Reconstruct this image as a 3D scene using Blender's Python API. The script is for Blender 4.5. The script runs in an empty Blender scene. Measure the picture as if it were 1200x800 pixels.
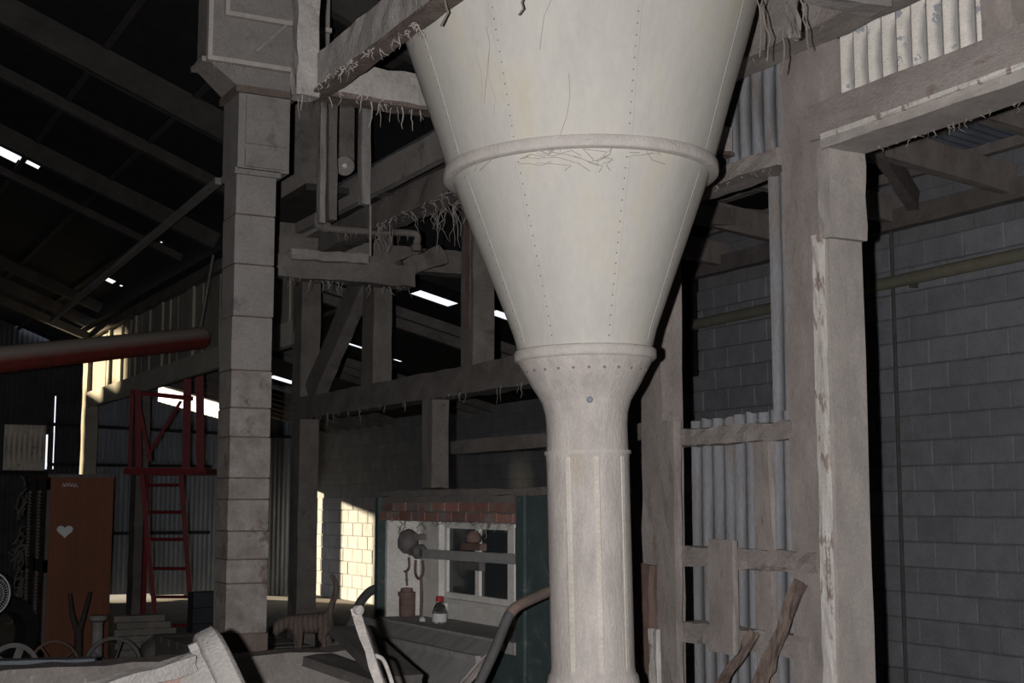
import bpy, bmesh, math, random
from mathutils import Vector, Matrix
random.seed(11)
SC = bpy.context.scene
COL = SC.collection
PI = math.pi

# ------------------------------------------------------------------ camera, world, sun, flash, exposure
FPX = 1600.0                      # focal length in pixels of a 1200 px wide frame
PITCH = math.atan(190 / FPX)
YAW = math.radians(28.3)          # the building runs along +Y, the camera looks 28 degrees to its right
CAM = Vector((0, 0, 1.5))
FH = Vector((math.sin(YAW), math.cos(YAW), 0))
RT = Vector((math.cos(YAW), -math.sin(YAW), 0))
FW = FH * math.cos(PITCH) + Vector((0, 0, math.sin(PITCH)))
UP = -FH * math.sin(PITCH) + Vector((0, 0, math.cos(PITCH)))
cd = bpy.data.cameras.new('camera')
cam = bpy.data.objects.new('camera', cd); COL.objects.link(cam)
cd.sensor_width = 36; cd.lens = FPX / 1200 * 36; cd.clip_start = 0.05; cd.clip_end = 300
cam.matrix_world = Matrix(((RT.x, UP.x, -FW.x, CAM.x), (RT.y, UP.y, -FW.y, CAM.y), (RT.z, UP.z, -FW.z, CAM.z), (0, 0, 0, 1)))
SC.camera = cam

w = bpy.data.worlds.new('sky'); SC.world = w; w.use_nodes = True
bg = w.node_tree.nodes['Background']; bg.inputs[0].default_value = (0.86, 0.90, 1.0, 1); bg.inputs[1].default_value = 1.3
sd = bpy.data.lights.new('sun', 'SUN'); sd.energy = 19.0; sd.angle = math.radians(2.2); sd.color = (1.0, 0.82, 0.52)
sun = bpy.data.objects.new('sun', sd); COL.objects.link(sun)
sun.rotation_euler = Vector((0.50, -0.866, -0.14)).to_track_quat('-Z', 'Y').to_euler()
sun.location = (0, 30, 12)
# the flash unit of the photographer's camera, a hand's breadth to the left of the lens
fd = bpy.data.lights.new('camera_flash', 'SPOT'); fd.energy = 820; fd.spot_size = math.radians(75); fd.spot_blend = 0.6
fd.shadow_soft_size = 0.012; fd.color = (1.0, 0.975, 0.97)
fl = bpy.data.objects.new('camera_flash', fd); COL.objects.link(fl)
fl.matrix_world = cam.matrix_world.copy(); fl.location = CAM - RT * 0.10 + UP * 0.005 + FW * 0.02

SC.view_settings.view_transform = 'Standard'; SC.view_settings.look = 'None'
SC.view_settings.exposure = 0.0; SC.view_settings.gamma = 1.0; SC.view_settings.use_curve_mapping = False
SC.cycles.use_denoising = True; SC.cycles.max_bounces = 5; SC.cycles.sample_clamp_indirect = 3.0

# ------------------------------------------------------------------ measuring helpers (real positions from sight lines and known planes)
def ray(x, y): return FW + RT * ((x - 600) / FPX) + UP * ((400 - y) / FPX)
def onX(x, y, X): r = ray(x, y); return CAM + r * (X / r.x)
def onY(x, y, Y): r = ray(x, y); return CAM + r * (Y / r.y)
def onZ(x, y, Z): r = ray(x, y); return CAM + r * ((Z - CAM.z) / r.z)
def atd(x, y, d): return CAM + ray(x, y) * d

# ------------------------------------------------------------------ materials
def mat(name, c1, c2=None, scale=6.0, rough=0.9, bump=0.25, bscale=60.0, metal=0.0, stretch=(1, 1, 1), spots=None, spot_lo=0.55, spot_hi=0.68, spot_scale=3.0, rnd=0.0, dust=0.0, dustc=(0.40, 0.37, 0.35), dust_lo=0.25, speck=0.16, valley=None):
    m = bpy.data.materials.new(name); m.use_nodes = True
    nt = m.node_tree; N = nt.nodes; L = nt.links
    b = N['Principled BSDF']; b.inputs['Roughness'].default_value = rough; b.inputs['Metallic'].default_value = metal
    b.inputs['Specular IOR Level'].default_value = 0.25
    g = N.new('ShaderNodeNewGeometry')
    mp = N.new('ShaderNodeMapping'); mp.inputs['Scale'].default_value = stretch
    L.new(g.outputs['Position'], mp.inputs['Vector'])
    c2 = c2 or tuple(v * 0.65 for v in c1)
    n = N.new('ShaderNodeTexNoise'); n.inputs['Scale'].default_value = scale; n.inputs['Detail'].default_value = 8; n.inputs['Roughness'].default_value = 0.65
    L.new(mp.outputs[0], n.inputs['Vector'])
    r = N.new('ShaderNodeValToRGB'); r.color_ramp.elements[0].position = 0.32; r.color_ramp.elements[1].position = 0.68
    r.color_ramp.elements[0].color = (*c2, 1); r.color_ramp.elements[1].color = (*c1, 1)
    L.new(n.outputs['Fac'], r.inputs[0])
    out = r.outputs[0]
    def mix(a, bcol, fac):
        x = N.new('ShaderNodeMix'); x.data_type = 'RGBA'
        L.new(a, x.inputs[6])
        if isinstance(bcol, tuple): x.inputs[7].default_value = (*bcol, 1)
        else: L.new(bcol, x.inputs[7])
        L.new(fac, x.inputs[0]); return x.outputs[2]
    if spots:
        n2 = N.new('ShaderNodeTexNoise'); n2.inputs['Scale'].default_value = spot_scale; n2.inputs['Detail'].default_value = 6; n2.inputs['Roughness'].default_value = 0.7
        L.new(mp.outputs[0], n2.inputs['Vector'])
        mr = N.new('ShaderNodeMapRange'); mr.inputs[1].default_value = spot_lo; mr.inputs[2].default_value = spot_hi
        L.new(n2.outputs['Fac'], mr.inputs[0]); out = mix(out, spots, mr.outputs[0])
    if speck:
        n3 = N.new('ShaderNodeTexNoise'); n3.inputs['Scale'].default_value = scale * 14; n3.inputs['Detail'].default_value = 4; n3.inputs['Roughness'].default_value = 0.75
        L.new(mp.outputs[0], n3.inputs['Vector'])
        mr = N.new('ShaderNodeMapRange'); mr.inputs[1].default_value = 0.3; mr.inputs[2].default_value = 0.7; mr.inputs[3].default_value = 1 - speck; mr.inputs[4].default_value = 1 + speck
        hs = N.new('ShaderNodeHueSaturation'); L.new(n3.outputs['Fac'], mr.inputs[0]); L.new(mr.outputs[0], hs.inputs['Value']); L.new(out, hs.inputs['Color']); out = hs.outputs[0]
    if valley:  # darker valleys: ridge shading put into the colour, along with dust
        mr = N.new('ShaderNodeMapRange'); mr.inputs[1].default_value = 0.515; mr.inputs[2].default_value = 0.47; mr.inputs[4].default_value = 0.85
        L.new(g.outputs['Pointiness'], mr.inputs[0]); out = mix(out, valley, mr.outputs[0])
    if rnd:
        oi = N.new('ShaderNodeObjectInfo'); hs = N.new('ShaderNodeHueSaturation')
        mr = N.new('ShaderNodeMapRange'); mr.inputs[3].default_value = 1 - rnd; mr.inputs[4].default_value = 1 + rnd
        L.new(oi.outputs['Random'], mr.inputs[0]); L.new(mr.outputs[0], hs.inputs['Value']); L.new(out, hs.inputs['Color']); out = hs.outputs[0]
    if dust:
        sx = N.new('ShaderNodeSeparateXYZ'); L.new(g.outputs['Normal'], sx.inputs[0])
        mr = N.new('ShaderNodeMapRange'); mr.inputs[1].default_value = dust_lo; mr.inputs[2].default_value = dust_lo + 0.6; mr.inputs[4].default_value = dust
        L.new(sx.outputs[2], mr.inputs[0]); out = mix(out, dustc, mr.outputs[0])
    L.new(out, b.inputs['Base Color'])
    if bump:
        nb = N.new('ShaderNodeTexNoise'); nb.inputs['Scale'].default_value = bscale; nb.inputs['Detail'].default_value = 5
        L.new(mp.outputs[0], nb.inputs['Vector'])
        bp = N.new('ShaderNodeBump'); bp.inputs['Strength'].default_value = bump; bp.inputs['Distance'].default_value = 0.01
        L.new(nb.outputs['Fac'], bp.inputs['Height']); L.new(bp.outputs[0], b.inputs['Normal'])
    return m

M = {}
M['hopper'] = mat('aged_cream_paint', (0.46, 0.442, 0.405), (0.37, 0.354, 0.326), 2.2, 0.75, 0.35, 5, stretch=(1.6, 1.6, 0.5), spots=(0.42, 0.38, 0.29), spot_lo=0.55, spot_hi=0.76, spot_scale=2.2, speck=0.04)
M['spout'] = mat('dusty_spout_metal', (0.44, 0.402, 0.375), (0.325, 0.295, 0.275), 7, 0.85, 0.3, 40, stretch=(3, 3, 0.8), spots=(0.36, 0.31, 0.24), spot_lo=0.60, spot_hi=0.72, spot_scale=4)
M['ring'] = mat('dusty_ring', (0.44, 0.405, 0.375), (0.36, 0.33, 0.31), 20, 0.95, 0.25, 80)
M['rivet'] = mat('dark_rivet', (0.20, 0.17, 0.15), None, 10, 0.8, 0)
M['seam'] = mat('seam_sheet', (0.52, 0.485, 0.43), (0.42, 0.385, 0.34), 8, 0.8, 0.2)
M['wood'] = mat('dusty_timber', (0.36, 0.318, 0.296), (0.245, 0.213, 0.197), 4, 0.95, 0.25, 120, stretch=(2, 2, 0.9), spots=(0.17, 0.125, 0.105), spot_lo=0.60, spot_hi=0.75, spot_scale=5)
M['woodh'] = mat('dusty_beam', (0.36, 0.322, 0.30), (0.245, 0.214, 0.197), 5, 0.95, 0.6, 100, stretch=(2, 0.6, 2), spots=(0.15, 0.10, 0.085), spot_lo=0.60, spot_hi=0.74, spot_scale=5, dust=0.6)
M['wood_old'] = mat('grimy_platform_timber', (0.205, 0.187, 0.172), (0.125, 0.112, 0.103), 5, 0.95, 0.6, 90, spots=(0.075, 0.06, 0.052), spot_lo=0.58, spot_hi=0.72, spot_scale=6, dust=0.5, dustc=(0.2, 0.185, 0.175))
M['wood_pale'] = mat('grey_dusty_board', (0.31, 0.288, 0.27), (0.215, 0.198, 0.185), 5, 0.95, 0.5, 90, spots=(0.12, 0.09, 0.078), spot_lo=0.60, spot_hi=0.72, spot_scale=6)
M['wood_light'] = mat('pale_dusty_board', (0.44, 0.40, 0.37), (0.33, 0.30, 0.28), 5, 0.9, 0.22, 120, stretch=(2, 2, 0.9))
M['paint'] = mat('peeling_white_paint', (0.66, 0.63, 0.59), (0.50, 0.46, 0.43), 14, 0.8, 0.5, 60, stretch=(1, 1, 0.4), spots=(0.30, 0.24, 0.21), spot_lo=0.56, spot_hi=0.60, spot_scale=16)
M['wood_dark'] = mat('dark_rafter_timber', (0.060, 0.055, 0.052), (0.035, 0.032, 0.030), 6, 0.95, 0.4, 60)
M['roof'] = mat('sooty_roof_sheet', (0.022, 0.022, 0.024), (0.012, 0.012, 0.013), 5, 0.95, 0.3, 30)
M['boards'] = mat('cream_siding', (0.40, 0.37, 0.31), (0.28, 0.255, 0.215), 3, 0.9, 0.3, 50, stretch=(1, 1, 0.4))
M['block'] = mat('grey_concrete_block', (0.40, 0.41, 0.44), (0.30, 0.31, 0.335), 5, 0.95, 0.5, 70, spots=(0.24, 0.24, 0.255), spot_lo=0.60, spot_hi=0.75, spot_scale=1.6, rnd=0.10)
M['mortar'] = mat('mortar', (0.34, 0.335, 0.335), (0.24, 0.235, 0.235), 5, 0.95, 0.3, 70)
def blockwall():
    m = mat('block_wall_pattern', (0.36, 0.365, 0.385), (0.27, 0.275, 0.29), 5, 0.95, 0.4, 70)
    nt = m.node_tree; N = nt.nodes; L = nt.links; b = N['Principled BSDF']; src = b.inputs['Base Color'].links[0].from_socket
    g = N.new('ShaderNodeNewGeometry'); sx = N.new('ShaderNodeSeparateXYZ'); cx = N.new('ShaderNodeCombineXYZ'); L.new(g.outputs['Position'], sx.inputs[0]); L.new(sx.outputs[1], cx.inputs[0]); L.new(sx.outputs[2], cx.inputs[1])
    t = N.new('ShaderNodeTexBrick'); t.inputs['Color1'].default_value = (1, 1, 1, 1); t.inputs['Color2'].default_value = (0.86, 0.86, 0.87, 1); t.inputs['Mortar'].default_value = (0.75, 0.75, 0.75, 1)
    t.inputs['Scale'].default_value = 1.0; t.inputs['Brick Width'].default_value = 0.4; t.inputs['Row Height'].default_value = 0.2; t.inputs['Mortar Size'].default_value = 0.006
    L.new(cx.outputs[0], t.inputs['Vector']); x = N.new('ShaderNodeMix'); x.data_type = 'RGBA'; x.blend_type = 'MULTIPLY'; x.inputs[0].default_value = 1.0
    L.new(src, x.inputs[6]); L.new(t.outputs['Color'], x.inputs[7]); L.new(x.outputs[2], b.inputs['Base Color']); return m
M['blockwall'] = blockwall()
M['boards_pale'] = mat('cream_header_paint', (0.58, 0.545, 0.47), (0.44, 0.41, 0.35), 3, 0.9, 0.3, 50)
M['concrete'] = mat('worn_concrete', (0.27, 0.245, 0.225), (0.18, 0.16, 0.15), 5, 0.95, 0.6, 50, spots=(0.42, 0.40, 0.39), spot_lo=0.62, spot_hi=0.72, spot_scale=9)
M['floor'] = mat('dusty_floor', (0.20, 0.18, 0.165), (0.12, 0.11, 0.10), 2, 0.95, 0.4, 30)
M['corr_far'] = mat('blue_grey_corrugated', (0.27, 0.30, 0.36), (0.17, 0.19, 0.23), 2.5, 0.6, 0.1, 40, metal=0.15, stretch=(2, 2, 0.5), rnd=0.08)
M['corr_dark'] = mat('sooty_corrugated', (0.07, 0.075, 0.085), (0.04, 0.043, 0.05), 3, 0.8, 0.2)
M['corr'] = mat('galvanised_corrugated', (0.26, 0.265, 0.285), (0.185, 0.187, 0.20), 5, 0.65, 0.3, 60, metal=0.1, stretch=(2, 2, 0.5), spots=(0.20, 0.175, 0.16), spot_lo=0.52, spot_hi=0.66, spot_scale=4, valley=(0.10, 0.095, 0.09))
M['corr_white'] = mat('flaking_whitewashed_and_daylit_iron', (0.72, 0.68, 0.63), (0.60, 0.56, 0.51), 10, 0.75, 0.3, 60, spots=(0.30, 0.31, 0.34), spot_lo=0.58, spot_hi=0.61, spot_scale=9, valley=(0.24, 0.23, 0.225))
M['girt'] = mat('dark_girt', (0.03, 0.03, 0.034), None, 6, 0.9, 0.2)
M['leg'] = mat('dusty_sheet_metal', (0.245, 0.227, 0.212), (0.185, 0.171, 0.160), 6, 0.9, 0.3, 50, spots=(0.12, 0.108, 0.098), spot_lo=0.58, spot_hi=0.72, spot_scale=4)
M['leg_worn'] = mat('flaking_leg_metal', (0.285, 0.262, 0.245), (0.155, 0.135, 0.12), 9, 0.9, 0.5, 60, spots=(0.12, 0.09, 0.072), spot_lo=0.56, spot_hi=0.66, spot_scale=7)
M['leg_rust'] = mat('rusty_boot_metal', (0.16, 0.13, 0.112), (0.11, 0.085, 0.072), 9, 0.95, 0.5, 60)
M['red'] = mat('red_paint', (0.20, 0.012, 0.018), (0.12, 0.010, 0.014), 8, 0.55, 0.15, 60)
M['auger'] = mat('dusty_red_tube', (0.20, 0.035, 0.027), (0.13, 0.026, 0.02), 6, 0.8, 0.2, 60, dust=0.95, dustc=(0.30, 0.265, 0.235), dust_lo=-0.15)
M['ward'] = mat('orange_brown_veneer', (0.20, 0.072, 0.034), (0.145, 0.053, 0.027), 3, 0.6, 0.1, 40, stretch=(3, 3, 0.3))
M['ward_dk'] = mat('dull_louvre_wood', (0.15, 0.138, 0.128), (0.105, 0.096, 0.09), 6, 0.8, 0.2)
M['white'] = mat('white_marker', (0.7, 0.7, 0.7), (0.6, 0.6, 0.6), 10, 0.7, 0)
M['plaster'] = mat('stained_white_plaster', (0.80, 0.785, 0.745), (0.60, 0.575, 0.53), 5, 0.9, 0.25, 40, spots=(0.17, 0.15, 0.135), spot_lo=0.66, spot_hi=0.72, spot_scale=9)
M['green'] = mat('dark_green_paint', (0.075, 0.105, 0.103), (0.05, 0.07, 0.07), 7, 0.75, 0.25, 40, spots=(0.17, 0.185, 0.18), spot_lo=0.58, spot_hi=0.72, spot_scale=9)
M['brick'] = mat('smoked_red_brick', (0.36, 0.15, 0.11), (0.24, 0.15, 0.13), 9, 0.95, 0.5, 70, spots=(0.27, 0.24, 0.225), spot_lo=0.48, spot_hi=0.6, spot_scale=7, rnd=0.25)
M['sash'] = mat('white_sash_paint', (0.88, 0.86, 0.81), (0.74, 0.72, 0.68), 9, 0.7, 0.2)
M['iron'] = mat('dull_cast_iron', (0.19, 0.178, 0.172), (0.12, 0.11, 0.106), 9, 0.7, 0.3, 60, metal=0.2)
M['rust'] = mat('rusty_iron', (0.205, 0.14, 0.118), (0.13, 0.085, 0.072), 12, 0.85, 0.4, 60)
M['steel'] = mat('dull_grey_steel', (0.40, 0.40, 0.39), (0.30, 0.30, 0.29), 9, 0.7, 0.2)
M['pipe_dk'] = mat('dark_bent_pipe', (0.11, 0.105, 0.105), (0.07, 0.066, 0.066), 9, 0.7, 0.2)
M['pipe_rust'] = mat('rust_worn_pipe', (0.24, 0.165, 0.13), (0.12, 0.105, 0.10), 7, 0.8, 0.3)
M['cond'] = mat('yellowed_conduit', (0.33, 0.315, 0.235), (0.25, 0.24, 0.185), 5, 0.7, 0.1)
M['strand'] = mat('dust_strand', (0.36, 0.325, 0.30), (0.25, 0.225, 0.21), 30, 1.0, 0)
M['chalk'] = mat('chalky_dusty_cast', (0.215, 0.203, 0.19), (0.15, 0.14, 0.132), 16, 0.95, 0.45, 120, spots=(0.17, 0.10, 0.085), spot_lo=0.67, spot_hi=0.72, spot_scale=22, dust=0.5, dustc=(0.27, 0.255, 0.24))
M['lever'] = mat('chipped_white_lever', (0.34, 0.32, 0.30), (0.22, 0.20, 0.185), 20, 0.85, 0.6, 90, spots=(0.16, 0.12, 0.10), spot_lo=0.60, spot_hi=0.66, spot_scale=26)
M['slope'] = mat('grey_dusty_hatch', (0.42, 0.405, 0.395), (0.30, 0.288, 0.28), 4, 0.85, 0.3, 60, stretch=(1, 3, 1), spots=(0.56, 0.54, 0.53), spot_lo=0.62, spot_hi=0.72, spot_scale=6)
M['plank_dk'] = mat('dark_plank', (0.11, 0.10, 0.095), (0.07, 0.064, 0.06), 6, 0.9, 0.4)
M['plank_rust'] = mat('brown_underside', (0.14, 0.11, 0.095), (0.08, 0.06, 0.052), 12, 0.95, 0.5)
M['plank_old'] = mat('stacked_plank', (0.27, 0.25, 0.225), (0.18, 0.165, 0.15), 6, 0.9, 0.4)
M['splinter'] = mat('splintered_wood', (0.22, 0.17, 0.145), (0.09, 0.065, 0.056), 14, 0.95, 0.9, 60, stretch=(1, 1, 0.5))
M['sack'] = mat('dirty_burlap', (0.20, 0.185, 0.165), (0.13, 0.12, 0.105), 7, 1.0, 0.6, 120)
M['dkblock'] = mat('dark_blue_block', (0.062, 0.068, 0.082), (0.045, 0.05, 0.06), 6, 0.95, 0.4, rnd=0.15)
M['bark'] = mat('dark_bark', (0.075, 0.062, 0.055), (0.045, 0.038, 0.034), 12, 1.0, 0.8, 60)
M['tyre'] = mat('black_rubber', (0.022, 0.022, 0.023), None, 8, 0.9, 0.2)
M['rim'] = mat('grey_rim', (0.30, 0.29, 0.275), (0.19, 0.18, 0.17), 8, 0.7, 0.2)
M['fan'] = mat('white_wire', (0.62, 0.64, 0.64), (0.52, 0.54, 0.54), 8, 0.5, 0)
M['cap'] = mat('red_plastic', (0.45, 0.035, 0.03), (0.36, 0.03, 0.028), 8, 0.4, 0)
M['label'] = mat('white_paper', (0.66, 0.66, 0.64), (0.56, 0.56, 0.54), 12, 0.7, 0)
M['chain'] = mat('grey_channel', (0.22, 0.24, 0.27), (0.15, 0.165, 0.19), 5, 0.8, 0.3)
def fur():
    m = mat('tabby_fur', (0.25, 0.195, 0.165), (0.19, 0.148, 0.125), 25, 1.0, 0.6, 160)
    nt = m.node_tree; N = nt.nodes; L = nt.links; b = N['Principled BSDF']
    src = b.inputs['Base Color'].links[0].from_socket
    tc = N.new('ShaderNodeTexCoord'); wv = N.new('ShaderNodeTexWave'); wv.bands_direction = 'X'
    wv.inputs['Scale'].default_value = 9; wv.inputs['Distortion'].default_value = 3.5; wv.inputs['Detail'].default_value = 2
    L.new(tc.outputs['Object'], wv.inputs['Vector'])
    mr = N.new('ShaderNodeMapRange'); mr.inputs[1].default_value = 0.55; mr.inputs[2].default_value = 0.85; mr.inputs[4].default_value = 0.6
    L.new(wv.outputs['Fac'], mr.inputs[0])
    x = N.new('ShaderNodeMix'); x.data_type = 'RGBA'; L.new(src, x.inputs[6]); x.inputs[7].default_value = (0.11, 0.085, 0.072, 1); L.new(mr.outputs[0], x.inputs[0])
    L.new(x.outputs[2], b.inputs['Base Color']); return m
M['fur'] = fur()
def glassmat(name, tint, rough=0.05, trans=1.0):
    m = bpy.data.materials.new(name); m.use_nodes = True; b = m.node_tree.nodes['Principled BSDF']
    b.inputs['Base Color'].default_value = (*tint, 1); b.inputs['Roughness'].default_value = rough; b.inputs['Transmission Weight'].default_value = trans; b.inputs['IOR'].default_value = 1.45
    return m
M['glass'] = glassmat('clear_bottle_glass', (0.85, 0.9, 0.9))
def diffuser():
    m = bpy.data.materials.new('translucent_diffuser'); m.use_nodes = True; nt = m.node_tree; nt.nodes.remove(nt.nodes['Principled BSDF'])
    t = nt.nodes.new('ShaderNodeBsdfTranslucent'); t.inputs[0].default_value = (0.86, 0.88, 0.95, 1); nt.links.new(t.outputs[0], nt.nodes['Material Output'].inputs[0]); return m
M['diffuser'] = diffuser()
M['pane'] = glassmat('grimy_pane', (0.06, 0.07, 0.075), 0.15, 0.3)

# ------------------------------------------------------------------ mesh helpers
class MB:
    def __init__(s): s.v = []; s.f = []; s.smooth = False
    def add(s, vs, fs):
        o = len(s.v); s.v += [Vector(v) for v in vs]; s.f += [tuple(i + o for i in f) for f in fs]; return s
    def box(s, lo, hi):
        x0, y0, z0 = lo; x1, y1, z1 = hi
        return s.add([(x0, y0, z0), (x1, y0, z0), (x1, y1, z0), (x0, y1, z0), (x0, y0, z1), (x1, y0, z1), (x1, y1, z1), (x0, y1, z1)],
                     [(0, 3, 2, 1), (4, 5, 6, 7), (0, 1, 5, 4), (1, 2, 6, 5), (2, 3, 7, 6), (3, 0, 4, 7)])
    def beam(s, p0, p1, wd, ht, up=(0, 0, 1), jit=0.0, step=0.12):
        """bar from p0 to p1; wd across, ht along up; jit makes rough hand-hewn, dust-crusted edges"""
        p0 = Vector(p0); p1 = Vector(p1); d = (p1 - p0); ln = d.length; d.normalize(); up = Vector(up)
        a = d.cross(up); a.normalize(); u = a.cross(d)
        n = max(1, int(ln / step)) if jit else 1
        vs, fs = [], []
        k = 8 if jit else 4
        for i in range(n + 1):
            c = p0 + d * (ln * i / n)
            prof = [(-1, -1), (0, -1), (1, -1), (1, 0), (1, 1), (0, 1), (-1, 1), (-1, 0)] if jit else [(-1, -1), (1, -1), (1, 1), (-1, 1)]
            for (x, y) in prof:
                j = Vector((random.uniform(-1, 1), random.uniform(-1, 1), random.uniform(-1, 1))) * jit
                vs.append(c + a * (x * wd / 2) + u * (y * ht / 2) + j)
        for i in range(n):
            for q in range(k):
                fs.append((i * k + q, i * k + (q + 1) % k, (i + 1) * k + (q + 1) % k, (i + 1) * k + q))
        fs.append(tuple(reversed(range(k)))); fs.append(tuple(range(n * k, n * k + k)))
        return s.add(vs, fs)
    def tube(s, pts, r, seg=10, caps=True, r2=None):
        pts = [Vector(p) for p in pts]; vs, fs = [], []
        n = len(pts); last = None
        for i, p in enumerate(pts):
            t = (pts[min(i + 1, n - 1)] - pts[max(i - 1, 0)]).normalized()
            ref = last if last is not None else (Vector((0, 0, 1)) if abs(t.z) < 0.9 else Vector((1, 0, 0)))
            a = ref - t * ref.dot(t); a.normalize(); last = a; b = t.cross(a)
            rr = r[i] if isinstance(r, (list, tuple)) else (r if r2 is None else r + (r2 - r) * i / (n - 1))
            for q in range(seg):
                an = 2 * PI * q / seg; vs.append(p + a * (math.cos(an) * rr) + b * (math.sin(an) * rr))
        for i in range(n - 1):
            for q in range(seg):
                fs.append((i * seg + q, i * seg + (q + 1) % seg, (i + 1) * seg + (q + 1) % seg, (i + 1) * seg + q))
        if caps: fs.append(tuple(reversed(range(seg)))); fs.append(tuple(range((n - 1) * seg, n * seg)))
        return s.add(vs, fs)
    def lathe(s, prof, org, axis=(0, 0, 1), seg=48, wob=0.0, closed=False):
        """prof = [(radius, height along axis)]"""
        ax = Vector(axis).normalized(); ref = Vector((1, 0, 0)) if abs(ax.x) < 0.9 else Vector((0, 1, 0))
        a = (ref - ax * ref.dot(ax)).normalized(); b = ax.cross(a); org = Vector(org); vs, fs = [], []
        for (r, h) in prof:
            for q in range(seg):
                an = 2 * PI * q / seg; rr = r * (1 + random.uniform(-wob, wob))
                vs.append(org + ax * h + a * (math.cos(an) * rr) + b * (math.sin(an) * rr))
        n = len(prof)
        for i in range(n if closed else n - 1):
            for q in range(seg):
                j = (i + 1) % n
                fs.append((i * seg + q, i * seg + (q + 1) % seg, j * seg + (q + 1) % seg, j * seg + q))
        if not closed:
            fs.append(tuple(reversed(range(seg)))); fs.append(tuple(range((n - 1) * seg, n * seg)))
        return s.add(vs, fs)
    def corr(s, p0, along, up, width, height, pitch=0.076, amp=0.009, ragged=0.0, rag_bot=0.0, slope=0.0):
        """corrugated sheet: waves run along `along`, ridges along `up`"""
        p0 = Vector(p0); al = Vector(along).normalized(); u = Vector(up).normalized(); nrm = al.cross(u)
        n = max(4, int(width / pitch * 8)); vs, fs = [], []; th = 0.0022; rows = 4
        cols = []
        for i in range(n + 1):
            x = width * i / n
            k = math.cos(2 * PI * x / pitch) * amp
            if i % 5 == 0: jt = random.uniform(0, ragged); jb = random.uniform(0, rag_bot)
            for side in (0, 1):
                for r_ in range(rows + 1):
                    z = jb + (height + slope * x - jt - jb) * r_ / rows
                    vs.append(p0 + al * x + u * z + nrm * (k + side * th))
        R_ = rows + 1; S = 2 * R_
        for i in range(n):
            for r_ in range(rows):
                a = i * S + r_; b = (i + 1) * S + r_
                fs.append((a, b, b + 1, a + 1)); fs.append((a + R_, a + R_ + 1, b + R_ + 1, b + R_))
            fs.append((i * S, i * S + R_, (i + 1) * S + R_, (i + 1) * S)); t = rows
            fs.append((i * S + t, (i + 1) * S + t, (i + 1) * S + R_ + t, i * S + R_ + t))
        s.smooth = True
        return s.add(vs, fs)
    def plate(s, us, vs_, holes, fn, th):
        """slab on a (u,v) grid with rectangular openings left out; fn(u,v,side) gives the point"""
        U = sorted(set([us[0], us[1]] + [h[i] for h in holes for i in (0, 1)])); V = sorted(set([vs_[0], vs_[1]] + [h[i] for h in holes for i in (2, 3)]))
        U = [u for u in U if us[0] <= u <= us[1]]; V = [v for v in V if vs_[0] <= v <= vs_[1]]
        for i in range(len(U) - 1):
            for j in range(len(V) - 1):
                uc = (U[i] + U[i + 1]) / 2; vc = (V[j] + V[j + 1]) / 2
                if any(h[0] < uc < h[1] and h[2] < vc < h[3] for h in holes): continue
                c = [(U[i], V[j]), (U[i + 1], V[j]), (U[i + 1], V[j + 1]), (U[i], V[j + 1])]
                p = [fn(u, v, 0) for u, v in c] + [fn(u, v, th) for u, v in c]
                s.add(p, [(0, 3, 2, 1), (4, 5, 6, 7), (0, 1, 5, 4), (1, 2, 6, 5), (2, 3, 7, 6), (3, 0, 4, 7)])
        return s
    def build(s, name, m, parent=None, smooth=None, **tags):
        me = bpy.data.meshes.new(name)
        off = ORG.get(parent, Vector((0, 0, 0))) if parent is not None else Vector((0, 0, 0))
        if parent is None:
            lo = Vector((min(v.x for v in s.v), min(v.y for v in s.v), min(v.z for v in s.v))); hi = Vector((max(v.x for v in s.v), max(v.y for v in s.v), max(v.z for v in s.v)))
            off = Vector(((lo.x + hi.x) / 2, (lo.y + hi.y) / 2, lo.z))
        me.from_pydata([v - off for v in s.v], [], s.f); me.update()
        bm = bmesh.new(); bm.from_mesh(me); bmesh.ops.recalc_face_normals(bm, faces=bm.faces); bm.to_mesh(me); bm.free()
        me.materials.append(M[m] if isinstance(m, str) else m)
        if s.smooth if smooth is None else smooth:
            for p in me.polygons: p.use_smooth = True
            me.set_sharp_from_angle(angle=math.radians(50))
        o = bpy.data.objects.new(name, me); COL.objects.link(o)
        if parent is not None: o.parent = parent
        else: o.location = off
        ORG[o] = off
        for k, v in tags.items(): o[k] = v
        return o
ORG = {}
def thing(name, loc, **tags):
    o = bpy.data.objects.new(name, None); COL.objects.link(o); o.location = loc; o.empty_display_size = 0.2
    ORG[o] = Vector(loc)
    for k, v in tags.items(): o[k] = v
    return o
def arc_smooth(o, ang=35):
    for p in o.data.polygons: p.use_smooth = True
    try: o.data.set_sharp_from_angle(angle=math.radians(ang))
    except Exception: pass
    return o
def bezier(pts, n=8):
    """Catmull-Rom through pts"""
    P = [Vector(p) for p in pts]; P = [P[0] * 2 - P[1]] + P + [P[-1] * 2 - P[-2]]; out = []
    for i in range(1, len(P) - 2):
        for k in range(n):
            t = k / n; a, b, c, d = P[i - 1], P[i], P[i + 1], P[i + 2]
            out.append(0.5 * ((2 * b) + (c - a) * t + (2 * a - 5 * b + 4 * c - d) * t * t + (3 * b - a - 3 * c + d) * t ** 3))
    out.append(P[-2]); return out
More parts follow.
